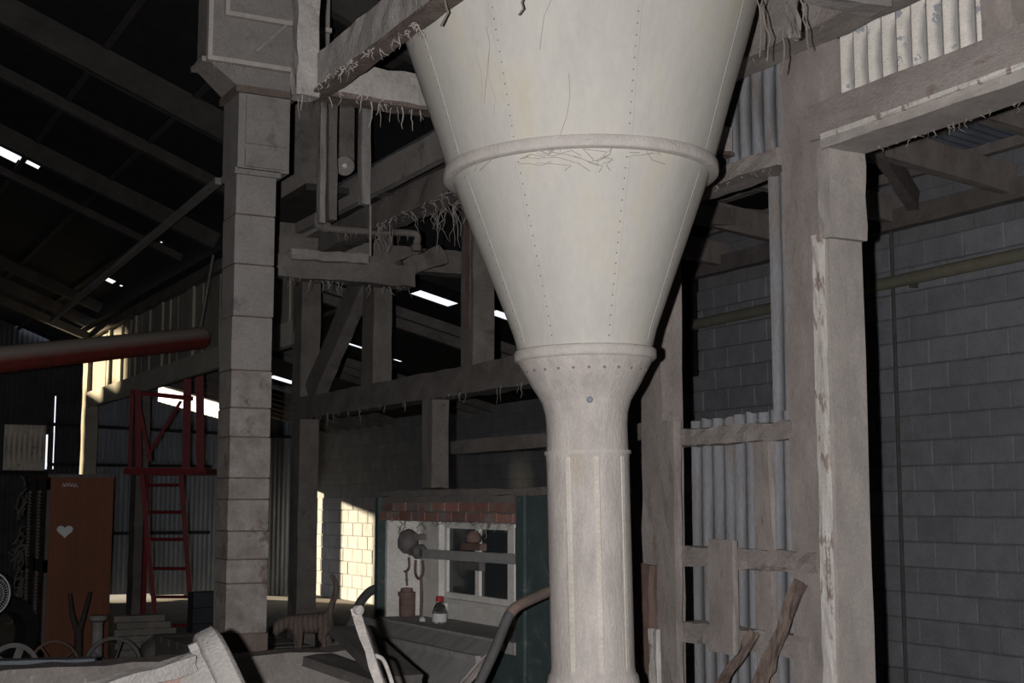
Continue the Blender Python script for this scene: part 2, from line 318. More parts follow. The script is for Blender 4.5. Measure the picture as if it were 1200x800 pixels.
def strands(p0, p1, n, lmin, lmax, parent, r=0.0022, messy=0.0, name='dust_strands'):
    """dust and cobweb hanging in threads from an edge"""
    p0 = Vector(p0); p1 = Vector(p1); b = MB()
    for i in range(n):
        p = p0.lerp(p1, random.random()) + Vector((random.uniform(-.015, .015), random.uniform(-.015, .015), 0.005))
        ln = lmin + (lmax - lmin) * random.random() ** 2.2; k = 6; pts = [p]
        for q in range(k):
            pts.append(pts[-1] + Vector((random.uniform(-1, 1) * (0.006 + messy * 0.6), random.uniform(-1, 1) * (0.006 + messy * 0.6), -ln / k)))
        rr = r * random.uniform(0.35, 0.95)
        b.tube(pts, [rr * 1.6, rr * 1.3, rr * 1.1, rr, rr * .9, rr * .7, rr * .4], 4, caps=False)
    return b.build(name, 'strand', parent, kind='stuff')

# ================================================================== THE SETTING
XP = 3.65          # face of the timber post line towards the hall
XW = 8.0           # face of the block wall
YE = 22.0          # far end wall
# ---- floor (runs on outside past the end wall as the yard)
MB().box((-9, -6, -0.2), (40, 60, 0)).build('floor', 'floor', kind='structure', label='dusty concrete floor of the shed')

# ---- block wall on the right, far blocks as material, visible blocks as pieces
wr = MB().box((XW + 0.02, -6, 0), (XW + 0.25, 11.0, 4.6)).box((XW + 0.02, 11.0, 0), (XW + 0.25, YE + 0.3, 2.77)).build('wall_right', 'blockwall', kind='structure', label='grey concrete block wall closing the side bay')
def block_mesh(L_, name):
    b = MB(); g = 0.005; e = 0.006
    y0, y1, z0, z1 = -L_ / 2 + g, L_ / 2 - g, -0.1 + g, 0.1 - g
    b.add([(0.03, y0, z0), (0.03, y1, z0), (0.03, y1, z1), (0.03, y0, z1), (e, y0, z0), (e, y1, z0), (e, y1, z1), (e, y0, z1),
           (0, y0 + e, z0 + e), (0, y1 - e, z0 + e), (0, y1 - e, z1 - e), (0, y0 + e, z1 - e)],
          [(0, 1, 5, 4), (1, 2, 6, 5), (2, 3, 7, 6), (3, 0, 4, 7), (4, 5, 9, 8), (5, 6, 10, 9), (6, 7, 11, 10), (7, 4, 8, 11), (8, 9, 10, 11)])
    me = bpy.data.meshes.new(name); me.from_pydata(b.v, [], b.f); me.materials.append(M['block']); return me
BM = block_mesh(0.4, 'block')
def lay_blocks(y0, y1, z1):
    k = 0; z = 0.1
    while z < z1:
        y = y0 + (0.2 if k % 2 else 0)
        while y < y1:
            o = bpy.data.objects.new('block', BM); COL.objects.link(o); o.parent = wr
            o.location = Vector((XW + random.uniform(0, 0.007), y, z)) - ORG[wr]; y += 0.4
        z += 0.2; k += 1
lay_blocks(6.3, 11.2, 3.65)
lay_blocks(18.9, 21.9, 1.65)
# bond beam along the wall head
MB().beam((XW - 0.02, 5.5, 3.80), (XW - 0.02, 12, 3.80), 0.14, 0.16, jit=0.004, step=0.3).build('trim_1', 'concrete', kind='structure', label='concrete bond beam along the head of the block wall')

# ---- end wall: corrugated sheets on girts, gaps where daylight comes in, plus unseen openings shaped for the sun patches
we = MB().plate((-9, 8.3), (0, 9.5), [(2.4, 8.0, 0, 9.5), (1.86, 2.0, 2.3, 4.4), (0.7, 1.25, 3.75, 4.4), (1.25, 1.86, 3.52, 4.4)], lambda u, v, t: Vector((u, YE + 0.03 + t, v)), 0.06).build('wall_end', 'roof', kind='structure', label='corrugated iron end wall of the shed')
def roof_end(x): return 3.80 - 0.245 * (x - 3.65)
sheets = [(2.38, 3.06, 0.0, 1.98), (2.38, 3.06, 1.90, 5.2), (2.98, 3.69, 0.0, 1.98), (2.98, 3.675, 1.985, 2.70), (2.98, 3.69, 2.62, 5.0), (3.66, 3.82, 0.0, 2.03), (3.70, 3.785, 2.0, 2.6), (3.66, 3.785, 2.56, 3.2), (3.66, 3.86, 3.16, 4.6), (3.80, 4.36, 0.0, 4.0),
          (4.30, 4.82, 0.09, 3.4), (4.75, 5.38, 0.09, 3.4), (5.34, 5.94, 0.06, 3.3), (5.88, 6.42, 0.04, 3.2), (6.40, 7.24, 1.75, 3), (7.19, 7.70, 0.0, 2.6), (7.66, 7.92, 1.75, 2.6), (7.9, 7.99, 0, 2.6)]
for (x0, x1, z0, z1) in sheets:
    yy = YE + random.uniform(0, .012)
    if x0 < 3.9:
        MB().corr((x0, yy, z0), (1, 0, 0), (0, 0, 1), x1 - x0, z1 - z0, 0.076, 0.010).build('corrugated_sheet', 'corr_white' if (x0, z0) == (2.98, 1.985) else 'corr_dark', we)  # the one white sheet has the daylight on it put into its colour
    else:
        gp = 0.24 if 5.3 < x0 < 6.2 else -0.015
        MB().corr((x0, yy, z0), (1, 0, 0), (0, 0, 1), x1 - x0, roof_end(x0) - gp - z0, 0.076, 0.010, slope=-0.245).build('corrugated_sheet', 'corr_far', we)
# translucent sheet added in the open daylight gap to diffuse the sun
b = MB(); za, zb2 = roof_end(5.34), roof_end(6.42)
b.add([(5.34, YE, za - 0.25), (6.42, YE, zb2 - 0.25), (6.42, YE, zb2 + 0.015), (5.34, YE, za + 0.015), (5.34, YE + 0.004, za - 0.25), (6.42, YE + 0.004, zb2 - 0.25), (6.42, YE + 0.004, zb2 + 0.015), (5.34, YE + 0.004, za + 0.015)],
      [(0, 3, 2, 1), (4, 5, 6, 7), (0, 1, 5, 4), (1, 2, 6, 5), (2, 3, 7, 6), (3, 0, 4, 7)]).build('gap_diffuser', 'diffuser', we, label='daylight gap under the roof edge, filled with an added diffusing sheet')
for z in (1.04, 2.10):
    MB().beam((3.70, YE - 0.05, z), (6.26, YE - 0.05, z), 0.06, 0.05).build('girt', 'girt', we)
MB().beam((3.70, YE - 0.05, 2.72), (7.98, YE - 0.05, 2.60), 0.06, 0.05).build('girt', 'girt', we)
MB().beam((2.40, YE - 0.05, 1.97), (3.70, YE - 0.05, 1.97), 0.06, 0.07).build('girt', 'girt', we)
# ---- walls out of view that close the shed
MB().box((-9.2, -6, 0), (-9, YE + 0.1, 9.5)).build('wall_left', 'roof', kind='structure', label='dark far side wall of the shed')
MB().box((-9, -6.2, 0), (8.3, -6, 9.5)).build('wall_near', 'roof', kind='structure', label='dark near gable wall of the shed')

# ---- hall roof, falling towards the post line, with rust holes letting daylight in
EAVE = 3.86; SL = 0.40
def roofz(x): return EAVE + SL * (XP - x) + 0.16
def hole(px, py, lx_, ly_):
    r = ray(px, py); t = (roofz(0) - CAM.z) / (r.z + SL * r.x); c = CAM + r * t
    return (c.x - lx_ / 2, c.x + lx_ / 2, c.y - ly_ / 2, c.y + ly_ / 2)
rh = [hole(2, 178, 0.30, 0.30), hole(32, 190, 0.22, 0.14), hole(129, 329, 0.10, 0.22), hole(142, 335, 0.03, 0.1), hole(189, 284, 0.025, 0.05), hole(38, 391, 0.50, 0.22), hole(2, 379, 0.2, 0.3)]
ce = MB().plate((-9, XP + 0.1), (-6, YE + 1.2), rh, lambda u, v, t: Vector((u, v, roofz(u) + t)), 0.006).build('ceiling', 'roof', kind='structure', label='sooty hall roof on timber rafters')
for (px, py, h) in ((140, 80, 0.20), (140, 161, 0.09), (140, 226, 0.16), (120, 262, 0.07), (60, 335, 0.12)):
    r = ray(px, py); t = (roofz(0) - 0.1 - CAM.z) / (r.z + SL * r.x); y = (CAM + r * t).y
    MB().beam((XP - 0.1, y, roofz(XP - 0.1) - h / 2 - 0.03), (-5, y, roofz(-5) - h / 2 - 0.03), 0.08, h, jit=0.004, step=0.5).build('rafter', 'wood_dark', ce)
for y in (2.0, 4.5, 6.8):
    MB().beam((XP - 0.1, y, roofz(XP - 0.1) - 0.2), (-8, y, roofz(-8) - 0.2), 0.08, 0.2).build('rafter', 'wood_dark', ce)
for x in (3.2, 2.55, 1.9, 1.1, 0.2, -0.8, -1.9):
    MB().beam((x, 2, roofz(x) - 0.02), (x, YE, roofz(x) - 0.02), 0.05, 0.03, up=(SL, 0, 1)).build('purlin', 'wood_dark', ce)
# collar ties and hangers far down the hall
# long thin brace rod under the rafters
MB().beam(onX(256, 212, 2.75), onX(60, 376, 2.75), 0.05, 0.05).build('brace_rod', 'wood_pale', ce)
for (p, q, wd) in (((-2, 330), (135, 392), 0.14), ((-2, 350), (112, 398), 0.10)):
    A = onY(p[0], p[1], 18.8); B = onY(q[0], q[1], 18.8)
    MB().beam(A, B, 0.1, wd).build('tie_beam', 'wood_dark', ce)

# ---- side-bay roof: near part almost flat, far part steeper, with skylight slots
def lean(x): return 3.82 - 0.245 * (x - 3.65)
def lhole(px0, py0, px1, py1):
    def hit(px, py):
        r = ray(px, py); t = (lean(0) - CAM.z) / (r.z + 0.245 * r.x); return CAM + r * t
    a = hit(px0, py0); b = hit(px1, py1); yc = (a.y + b.y) / 2
    return (min(a.x, b.x), max(a.x, b.x), yc, yc)
lh = []
for (p, hw) in (((481, 344, 537, 356), 0.24), ((572, 366, 610, 375), 0.22), ((316, 441, 346, 449), 0.30), ((246, 361, 262, 368), 0.16), ((404, 402, 430, 409), 0.10), ((462, 421, 470, 424), 0.08)):
    h = lhole(*p); lh.append((h[0], h[1], h[2] - hw / 2, h[3] + hw / 2))
cl = MB().plate((XP - 0.1, 8.3), (11.0, YE + 1.2), lh, lambda u, v, t: Vector((u, v, lean(u) + t)), 0.006).build('ceiling', 'roof', kind='structure', label='sloping roof over the far side bay')  # unseen overhang past the end wall, added to block stray sun
ry = 11.3
while ry < 21.5:
    if not any(ry - 0.3 < (h[2] + h[3]) / 2 < ry + 1.5 for h in lh):
        MB().beam((XP + 0.1, ry, lean(XP) - 0.06), (8.0, ry, lean(8.0) - 0.06), 0.06, 0.10).build('rafter', 'wood_old', cl)
    ry += 0.45
for x in (4.2, 5.0, 7.4):
    MB().beam((x, 11.1, lean(x) - 0.02), (x, YE - 0.1, lean(x) - 0.02), 0.04, 0.03).build('purlin', 'wood_old', cl)
def nearz(x): return 4.62 - 0.10 * (x - XP)
cn = MB().plate((XP - 0.1, 8.3), (-6, 11.0), [], lambda u, v, t: Vector((u, v, nearz(u) + t)), 0.03).build('ceiling', 'roof', kind='structure', label='nearly flat roof over the near side bay')
b = MB(); b.add([(x, y, z) for y in (10.97, 11.03) for x, z in ((XP, lean(XP)), (8.2, lean(8.2)), (8.2, 4.3), (XP, 4.65))], [(0, 1, 2, 3), (4, 7, 6, 5), (0, 4, 5, 1), (1, 5, 6, 2), (2, 6, 7, 3), (3, 7, 4, 0)]).build('gable_board', 'roof', cn)
ln_n = 0
for y in (5.0, 6.0, 7.0, 8.2, 9.4, 10.5):
    b = MB().beam((XP + 0.1, y, nearz(XP) - 0.30), (8.0, y, nearz(8.0) - 0.30), 0.09, 0.22, jit=0.005, step=0.4).build('rafter', 'wood', cn)
for x in (4.6, 5.5, 6.4, 7.2, 7.8):
    MB().beam((x, 3, nearz(x) - 0.1), (x, 10.9, nearz(x) - 0.1), 0.07, 0.08, jit=0.003, step=0.5).build('purlin', 'wood', cn)
MB().corr((6.2, 2.5, nearz(6.2) - 0.03), (0, 1, 0), (1, 0, -0.1), 5.5, 1.9, 0.1, 0.012).build('roof_sheet', 'corr_far', cn)
# knee bracing under the near side-bay roof
for (a, b) in (((5.6, 6.2, 4.05), (7.9, 7.9, 3.9)), ((6.0, 5.2, 4.0), (7.9, 6.3, 3.45)), ((4.6, 8.6, 3.7), (7.9, 9.6, 4.05))):
    MB().beam(a, b, 0.09, 0.16, jit=0.006, step=0.3).build('brace', 'wood', cn)
# siding above the plate that closes the step between the roofs
MB().box((XP + 0.12, -6, 3.95), (XP + 0.16, 11.0, 4.62)).build('clerestory_board', 'roof', cn)

# ---- timber post line
def post(y0, y1, z1, dx=0.18, z0=0.0, m='wood', label='', x0=XP, jit=0.004):
    return MB().beam((x0 + dx / 2, (y0 + y1) / 2, z0), (x0 + dx / 2, (y0 + y1) / 2, z1), abs(y1 - y0), dx, up=(1, 0, 0), jit=jit, step=0.15).build('timber_post', m, kind='structure', label=label)
pR = post(4.15, 4.39, 3.40, label='broad dusty timber post beside the tall doorway')
pM = post(5.30, 5.47, 3.36, dx=0.12, label='dusty timber post behind the hopper spout')
post(6.20, 6.40, 3.60, z0=2.33, label='timber post hidden behind the hopper cone')
p5 = post(7.27, 7.44, 3.60, m='wood_old', z0=2.30, dx=0.14, label='timber post standing on the cross beam, with a red-brown slotted strip')
p4 = post(8.83, 9.04, 3.60, m='wood_old', z0=2.30, dx=0.14, label='timber post standing on the cross beam past the platform')
p3 = post(10.33, 10.53, 3.70, m='wood_old', dx=0.16, label='tall timber post carrying the end of the cross beam, a diagonal brace against it')
post(7.85, 7.99, 2.19, m='wood_old', z0=1.60, dx=0.12, label='short timber post under the cross beam')
post(15.85, 16.12, 2.80, m='wood_old', dx=0.14, label='grey wooden post beside the red ladder')
pE = post(18.85, 19.15, 3.75, dx=0.16, m='boards', label='pale corner post at the far end of the board siding')
MB().box((XP + 0.05, 7.31, 2.55), (XP - 0.006, 7.37, 3.3)).build('slotted_strip', 'rust', p5)
# white trim and jamb of the doorway
jb = MB().beam((XP + 0.09, 4.135, 0.0), (XP + 0.09, 4.135, 2.92), 0.175, 0.03, up=(0, 1, 0), jit=0.002, step=0.2).build('trim_2', 'wood_light', kind='structure', label='dusty doorway jamb board on the broad post')
MB().beam((XP - 0.012, 4.165, 0.0), (XP - 0.012, 4.165, 2.57), 0.045, 0.03, up=(1, 0, 0), jit=0.003, step=0.08).build('trim_3', 'paint', kind='structure', label='peeling white painted bead along the doorway post')
MB().beam((XP + 0.08, 4.12, 2.55), (XP + 0.08, 4.12, 2.92), 0.19, 0.07, up=(0, 1, 0), jit=0.003, step=0.06).build('trim_4', 'wood_light', kind='structure', label='thicker packing block at the head of the doorway jamb')
hd = MB().beam((XP + 0.07, 4.20, 3.035), (XP + 0.07, 1.2, 3.035), 0.17, 0.15, jit=0.004, step=0.15).build('timber_lintel', 'woodh', kind='structure', label='long dusty lintel beam over the tall doorway')
MB().beam((XP + 0.07, 4.12, 2.935), (XP + 0.07, 1.2, 2.935), 0.20, 0.05, jit=0.003, step=0.15).build('head_board', 'wood_light', hd)
MB().beam((XP - 0.035, 4.10, 2.955), (XP - 0.035, 1.2, 2.965), 0.016, 0.02, jit=0.002, step=0.1).build('paint_edge', 'paint', hd)
strands((XP + 0.16, 4.0, 2.91), (XP + 0.16, 2.8, 2.91), 34, 0.01, 0.05, hd, 0.0022, 0.006)
post(1.2, 1.45, 3.4, label='timber post at the near side of the tall doorway')
# cross beam between the rear posts, mid rail
cb = MB().beam((XP + 0.07, 10.5, 2.25), (XP + 0.07, 5.4, 2.24), 0.17, 0.17, jit=0.005, step=0.15).build('timber_cross_beam', 'wood_old', kind='structure', label='heavy horizontal timber beam running behind the hopper')
strands((XP - 0.01, 10.2, 2.17), (XP - 0.01, 6.0, 2.16), 40, 0.02, 0.12, cb, 0.003)
MB().beam((XP + 0.07, 7.66, 1.845), (XP + 0.07, 5.4, 1.845), 0.06, 0.08, jit=0.003).build('timber_rail', 'wood_old', kind='structure', label='thin timber rail below the cross beam')
br = MB().beam((XP + 0.05, 10.15, 2.35), (XP + 0.05, 8.95, 3.28), 0.10, 0.2, jit=0.005).build('timber_brace', 'wood_old', kind='structure', label='diagonal timber brace rising from the tall post')
# wall plate
pl = MB().beam((XP + 0.07, 18.9, 3.80), (XP + 0.07, 6.0, 3.80), 0.17, 0.18, jit=0.005, step=0.25).build('timber_plate', 'wood_old', kind='structure', label='timber wall plate along the eave of the hall')
pn = MB().beam((3.52, 6.2, 3.55), (3.52, 1.2, 3.55), 0.16, 0.44, jit=0.006, step=0.15).build('timber_plate', 'woodh', kind='structure', label='deep dusty plate beam over the doorway, beside the hopper')
strands((3.46, 5.2, 3.345), (3.46, 2.9, 3.345), 22, 0.02, 0.09, pn, 0.0025, 0.006)
# board siding with header beyond the elevator leg
hb = MB().beam((XP + 0.03, 18.95, 2.885), (XP + 0.03, 10.5, 2.885), 0.06, 0.20, jit=0.002, step=0.4).build('siding_header', 'boards_pale', kind='structure', label='cream painted header board under the vertical siding')
y = 18.9; k = 0
while y > 10.55:
    wd = random.uniform(0.24, 0.34); gap = random.choice([0.0, 0.02, 0.03, 0.16 if y > 16 else 0.03])
    MB().box((XP + 0.045 + random.uniform(0, .02), y - wd, 2.92), (XP + 0.075, y, 3.74)).build('siding_board', 'boards', hb)
    if k % 4 == 0: MB().box((XP + 0.02, y - 0.04, 2.95), (XP + 0.045, y + 0.02, 3.72)).build('stud', 'boards', hb)
    y -= wd + gap; k += 1
MB().box((XP + 0.12, 10.5, 2.8), (XP + 0.14, 18.9, 3.8)).build('backing_board', 'roof', hb)
MB().beam((XP - 0.10, 12.75, 2.9), (XP - 0.10, 12.75, 3.95), 0.10, 0.05).build('stud', 'boards', hb)

# ---- upper wall of corrugated iron beside the doorway, lower panel, loose sheet
uw = MB().beam((XP + 0.06, 5.2, 2.95), (XP + 0.06, 4.4, 2.95), 0.16, 0.07, jit=0.005, step=0.08).build('wall_upper_rail', 'woodh', kind='structure', label='timber rail under the grey corrugated strip')
strands((XP + 0.0, 5.1, 2.92), (XP + 0.0, 4.4, 2.92), 24, 0.01, 0.05, uw, 0.0022, 0.005)
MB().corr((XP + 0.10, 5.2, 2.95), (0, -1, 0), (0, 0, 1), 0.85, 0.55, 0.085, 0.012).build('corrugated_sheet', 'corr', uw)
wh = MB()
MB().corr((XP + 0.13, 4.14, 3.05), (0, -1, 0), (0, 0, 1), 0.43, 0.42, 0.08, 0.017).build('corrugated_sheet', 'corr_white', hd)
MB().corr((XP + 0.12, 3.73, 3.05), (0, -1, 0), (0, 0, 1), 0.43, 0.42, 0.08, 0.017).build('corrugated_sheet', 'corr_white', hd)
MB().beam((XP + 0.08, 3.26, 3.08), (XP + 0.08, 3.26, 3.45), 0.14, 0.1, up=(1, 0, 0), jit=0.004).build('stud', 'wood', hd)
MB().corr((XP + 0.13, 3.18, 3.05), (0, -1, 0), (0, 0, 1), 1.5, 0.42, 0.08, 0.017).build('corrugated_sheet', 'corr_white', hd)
MB().box((XP + 0.15, -6, 0), (XP + 0.2, 1.2, 4.7)).build('wall_partition', 'roof', kind='structure', label='dark partition behind the camera side of the doorway')

lp = thing('wall_lower_panel', (XP, 4.8, 0), kind='structure', label='low corrugated iron panel with timber rails between two posts')
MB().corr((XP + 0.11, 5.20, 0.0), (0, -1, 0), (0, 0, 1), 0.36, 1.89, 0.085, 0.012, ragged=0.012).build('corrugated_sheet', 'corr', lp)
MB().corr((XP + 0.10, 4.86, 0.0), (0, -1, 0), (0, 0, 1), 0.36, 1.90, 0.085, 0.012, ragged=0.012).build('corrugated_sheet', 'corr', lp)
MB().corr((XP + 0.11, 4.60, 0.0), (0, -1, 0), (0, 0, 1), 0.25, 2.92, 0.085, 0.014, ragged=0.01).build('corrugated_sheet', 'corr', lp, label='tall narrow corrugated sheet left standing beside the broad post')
for (z, h, ya) in ((1.80, 0.075, 4.36), (1.265, 0.085, 4.17), (0.93, 0.085, 4.30)):
    MB().beam((XP + 0.04, 5.18, z), (XP + 0.04, ya, z), 0.09, h, jit=0.006, step=0.06).build('rail', 'woodh', lp)
MB().beam((XP + 0.06, 4.63, 0.0), (XP + 0.06, 4.63, 1.78), 0.10, 0.03, up=(1, 0, 0), jit=0.003).build('stud', 'wood', lp)
# short board nailed over the rails
A = onX(847, 632, XP - 0.03); B = onX(848, 765, XP - 0.03)
MB().beam(A, B, 0.17, 0.03, up=(1, 0, 0), jit=0.003).build('board_patch', 'wood', kind='structure', label='short scorched board nailed across the lower rails')
MB().beam((XP - 0.02, 5.20, 0), (XP - 0.02, 5.20, 1.88), 0.10, 0.04, up=(1, 0, 0), jit=0.004).build('timber_stud', 'wood', kind='structure', label='shorter stud nailed to the edge of the post behind the spout')
MB().beam((XP - 0.03, 5.40, 0), (XP - 0.03, 5.40, 1.22), 0.12, 0.05, up=(1, 0, 0), jit=0.006).build('timber_stud', 'rust', kind='structure', label='red-brown stub of board low behind the spout')
MB().beam((XP - 0.055, 5.30, 0), (XP - 0.055, 5.30, 0.93), 0.07, 0.02, up=(1, 0, 0), jit=0.004).build('timber_stud', 'paint', kind='structure', label='whitewashed stub of board low behind the spout')
# broken planks
for i, (a, b, wd, lab) in enumerate((((938, 682), (890, 802), 0.05, 'splintered plank leaning against the doorway post'), ((886, 742), (842, 806), 0.035, 'thinner splintered plank beside the leaning one'))):
    A = onX(a[0], a[1], XP - 0.06 - 0.03 * i); B = onX(b[0], b[1], XP - 0.16 - 0.10 * i); D = (B - A).normalized(); B = A + D * ((0 - A.z) / D.z)
    MB().beam(A, B, wd, 0.025, up=(1, 0.2, 0), jit=0.008, step=0.05).build('broken_plank', 'splinter', label=lab, category='plank', group='broken planks by the doorway')

# ---- conduits on the block wall
for (ya, yb, z, lab) in ((5.6, 11.5, 3.30, 'yellowed pipe running along the grey block wall'),):
    c = MB().tube([(XW - 0.07, ya, z + 0.02), (XW - 0.07, yb, z - 0.05)], 0.052, 14); c.smooth = True
    c = c.build('wall_pipe', 'cond', label=lab, category='pipe')
    for y in (6.4, 8.0, 9.6, 11.0): MB().beam((XW - 0.07, y, 3.28), (XW + 0.02, y, 3.28), 0.03, 0.12).build('bracket', 'iron', c)
c = MB().tube([(XW - 0.025, 8.24, 0), (XW - 0.025, 8.24, 3.72)], 0.016, 8).build('wall_conduit', 'iron', label='thin dark vertical conduit on the block wall', category='conduit')

exec_objects = True

# ================================================================== HOPPER
HX, HY = (CAM + ray(694, 620) * 4.5).x, (CAM + ray(694, 620) * 4.5).y
def hz(py):          # height on the hopper axis seen at picture row py, and the metres per pixel there
    # intersect the sight plane of that row with the vertical axis
    r0 = ray(600, py); n = r0.cross(RT)
    z = CAM.z - ((Vector((HX, HY, 0)) - Vector((CAM.x, CAM.y, 0))).x * n.x + (Vector((HX, HY, 0))).y * n.y) / n.z
    d = (Vector((HX, HY, z)) - CAM).dot(FW); return z, d / FPX
hp = thing('hopper', (HX, HY, 0.74), label='big cream riveted sheet-metal hopper with a long round spout', category='hopper')
ztop, _ = hz(0)
TILT = math.radians(1.1)
tiltM = Matrix.Rotation(-TILT, 4, FH)    # leans a little to the left at the top
z0h = hz(790)[0]
def tp(v):
    v = Vector(v); piv = Vector((HX, HY, z0h)); return piv + tiltM @ (v - piv)
def hlathe(rows, **kw):
    b = MB(); b.lathe([(hw * hz(py)[1], hz(py)[0]) for py, hw in rows], (HX, HY, 0), seg=kw.get('seg', 96), wob=kw.get('wob', 0), closed=kw.get('closed', False))
    b.v = [tp(v) for v in b.v]; b.smooth = True; return b
up_c = arc_smooth(hlathe([(-190, 305), (-100, 261), (0, 214), (60, 197), (130, 175), (205, 153)]).build('upper_cone', 'hopper', hp))
lo_c = arc_smooth(hlathe([(205, 152), (260, 132), (330, 106), (390, 84), (413, 78)]).build('lower_cone', 'hopper', hp))
arc_smooth(hlathe([(200, 153), (199.5, 159.5), (201, 160.5), (210.5, 160.5), (212, 159), (212, 148), (203, 148)], closed=True).build('ring_band', 'ring', hp), 60)
arc_smooth(hlathe([(411, 78), (411, 82), (413, 83.5), (421, 83.5), (424, 81), (424, 70), (415, 68)], closed=True, wob=0.002).build('collar', 'ring', hp), 60)
arc_smooth(hlathe([(424, 79), (440, 70), (455, 62), (466, 55), (470, 53)]).build('transition_cone', 'spout', hp))
arc_smooth(hlathe([(466, 53.5), (472, 52), (484, 48.5), (498, 47.5), (531, 48)]).build('throat', 'spout', hp))
sp = arc_smooth(hlathe([(531, 49.5), (540, 48.6), (600, 48.6), (700, 48.8), (780, 49), (787, 50), (791, 53), (812, 56)], seg=96).build('spout_tube', 'spout', hp))
arc_smooth(hlathe([(528.5, 50.2), (528.5, 51), (532.5, 51), (532.5, 50.2)], closed=True).build('spout_joint', 'ring', hp))
# vertical seams with rivet rows
def cone_r(py):
    T = [(-190, 305), (-100, 261), (0, 214), (60, 197), (130, 175), (205, 153), (260, 132), (330, 106), (390, 84), (413, 78)]
    for (a, ra), (b, rb) in zip(T, T[1:]):
        if a <= py <= b: return ra + (rb - ra) * (py - a) / (b - a)
    return T[-1][1]
def cone_pt(py, ang, off=0.0):
    z, s = hz(py); r = cone_r(py) * s + off
    dirv = -FH * math.cos(ang) + RT * math.sin(ang); return tp(Vector((HX, HY, z)) + dirv * r)
for j in range(8):
    an = math.radians(-30 + 46.5 * j)
    if -1.9 < (an if an < PI else an - 2 * PI) < 1.75:
        for cone, ya, yb in ((up_c, -60, 196), (lo_c, 220, 405)):
            b = MB()
            n = 24; vs = []; fs = []
            for i in range(n + 1):
                py = ya + (yb - ya) * i / n; wv = 0.0
                rr = cone_r(py) * hz(py)[1]
                for da, off in ((-0.012 / rr, 0.0003), (-0.011 / rr, 0.0012), (0.011 / rr, 0.0012), (0.012 / rr, 0.0003)): vs.append(cone_pt(py, an + da, off))
            for i in range(n):
                for q in range(3): fs.append((i * 4 + q, i * 4 + q + 1, i * 4 + q + 5, i * 4 + q + 4))
            b.add(vs, fs).build('seam_strip', 'hopper', cone)
            b = MB(); py = ya
            while py < yb:
                c = cone_pt(py, an, 0.0012); nn = -FH * math.cos(an) + RT * math.sin(an)
                b.lathe([(0.0027, 0), (0.0022, 0.001), (0.0008, 0.0015)], c, nn, seg=6); py += random.uniform(10.2, 11.2)
            b.build('rivet_row', 'rivet', cone, kind='stuff')
# lighter seam down the spout, bolt heads under the collar, pale patch
b = MB()
for an in (-0.55, 0.15, 0.9):
    vs = []; fs = []
    for i in range(13):
        py = 536 + 248 * i / 12; z, s = hz(py); r = 48.7 * s
        for da, off in ((-0.07, 0.0003), (-0.05, 0.0022), (0.05, 0.0022), (0.07, 0.0003)):
            vs.append(tp(Vector((HX, HY, z)) + (-FH * math.cos(an + da) + RT * math.sin(an + da)) * (r + off)))
    for i in range(12):
        for q in range(3): fs.append((i * 4 + q, i * 4 + q + 1, i * 4 + q + 5, i * 4 + q + 4))
    b.add(vs, fs)
b.build('spout_seam', 'seam', sp)
b = MB()
for i in range(11):
    an = -1.2 + 2.4 * i / 10; z, s = hz(437); nn = -FH * math.cos(an) + RT * math.sin(an)
    b.lathe([(0.005, 0), (0.004, 0.003)], tp(Vector((HX, HY, z)) + nn * (73.5 * s)), nn, seg=6)
b.build('rivet_row', 'rivet', hp, kind='stuff')
z, s = hz(472); nn = -FH * math.cos(0.02) + RT * math.sin(0.02)
MB().lathe([(0.011, 0), (0.011, 0.006), (0.006, 0.010)], tp(Vector((HX, HY, z)) + nn * (52 * s)), nn, seg=8).build('bolt_head', 'chain', hp)
# machine the spout empties into, only its rounded top edge is in view
mc = thing('receiving_bin', (HX, HY, 0), label='pale rounded bin top that the hopper spout empties into', category='bin')
zt = hz(815)[0]
b = MB().lathe([(0.30, 0), (0.33, 0.05), (0.33, zt - 0.04), (0.322, zt - 0.01), (0.30, zt), (0.17, zt + 0.003)], (HX, HY, 0), seg=48); b.smooth = True
arc_smooth(b.build('bin_body', 'spout', mc))
MB().lathe([(0.332, zt - 0.10), (0.342, zt - 0.10), (0.342, zt - 0.07), (0.332, zt - 0.07)], (HX, HY, 0), seg=48, closed=True).build('hoop', 'ring', mc)

# cobwebs across the ring of the hopper
b = MB()
for i in range(26):
    an = random.uniform(-0.9, 0.5); pts = []
    py = random.uniform(205, 225); a2 = an
    for q in range(4):
        pts.append(cone_pt(min(408, max(-50, py)), a2, 0.012 + 0.004 * q)); py += random.uniform(-6, 9); a2 += random.uniform(-0.09, 0.16)
    b.tube(pts, 0.0009, 3, caps=False)
for i in range(5):
    an = random.uniform(-0.7, 0.7); py = random.uniform(40, 160); pts = []
    for q in range(5): pts.append(cone_pt(py, an, 0.006)); py += random.uniform(12, 22); an += random.uniform(-0.06, 0.02)
    b.tube(pts, 0.0007, 3, caps=False)
b.build('cobweb', 'strand', hp, kind='stuff')

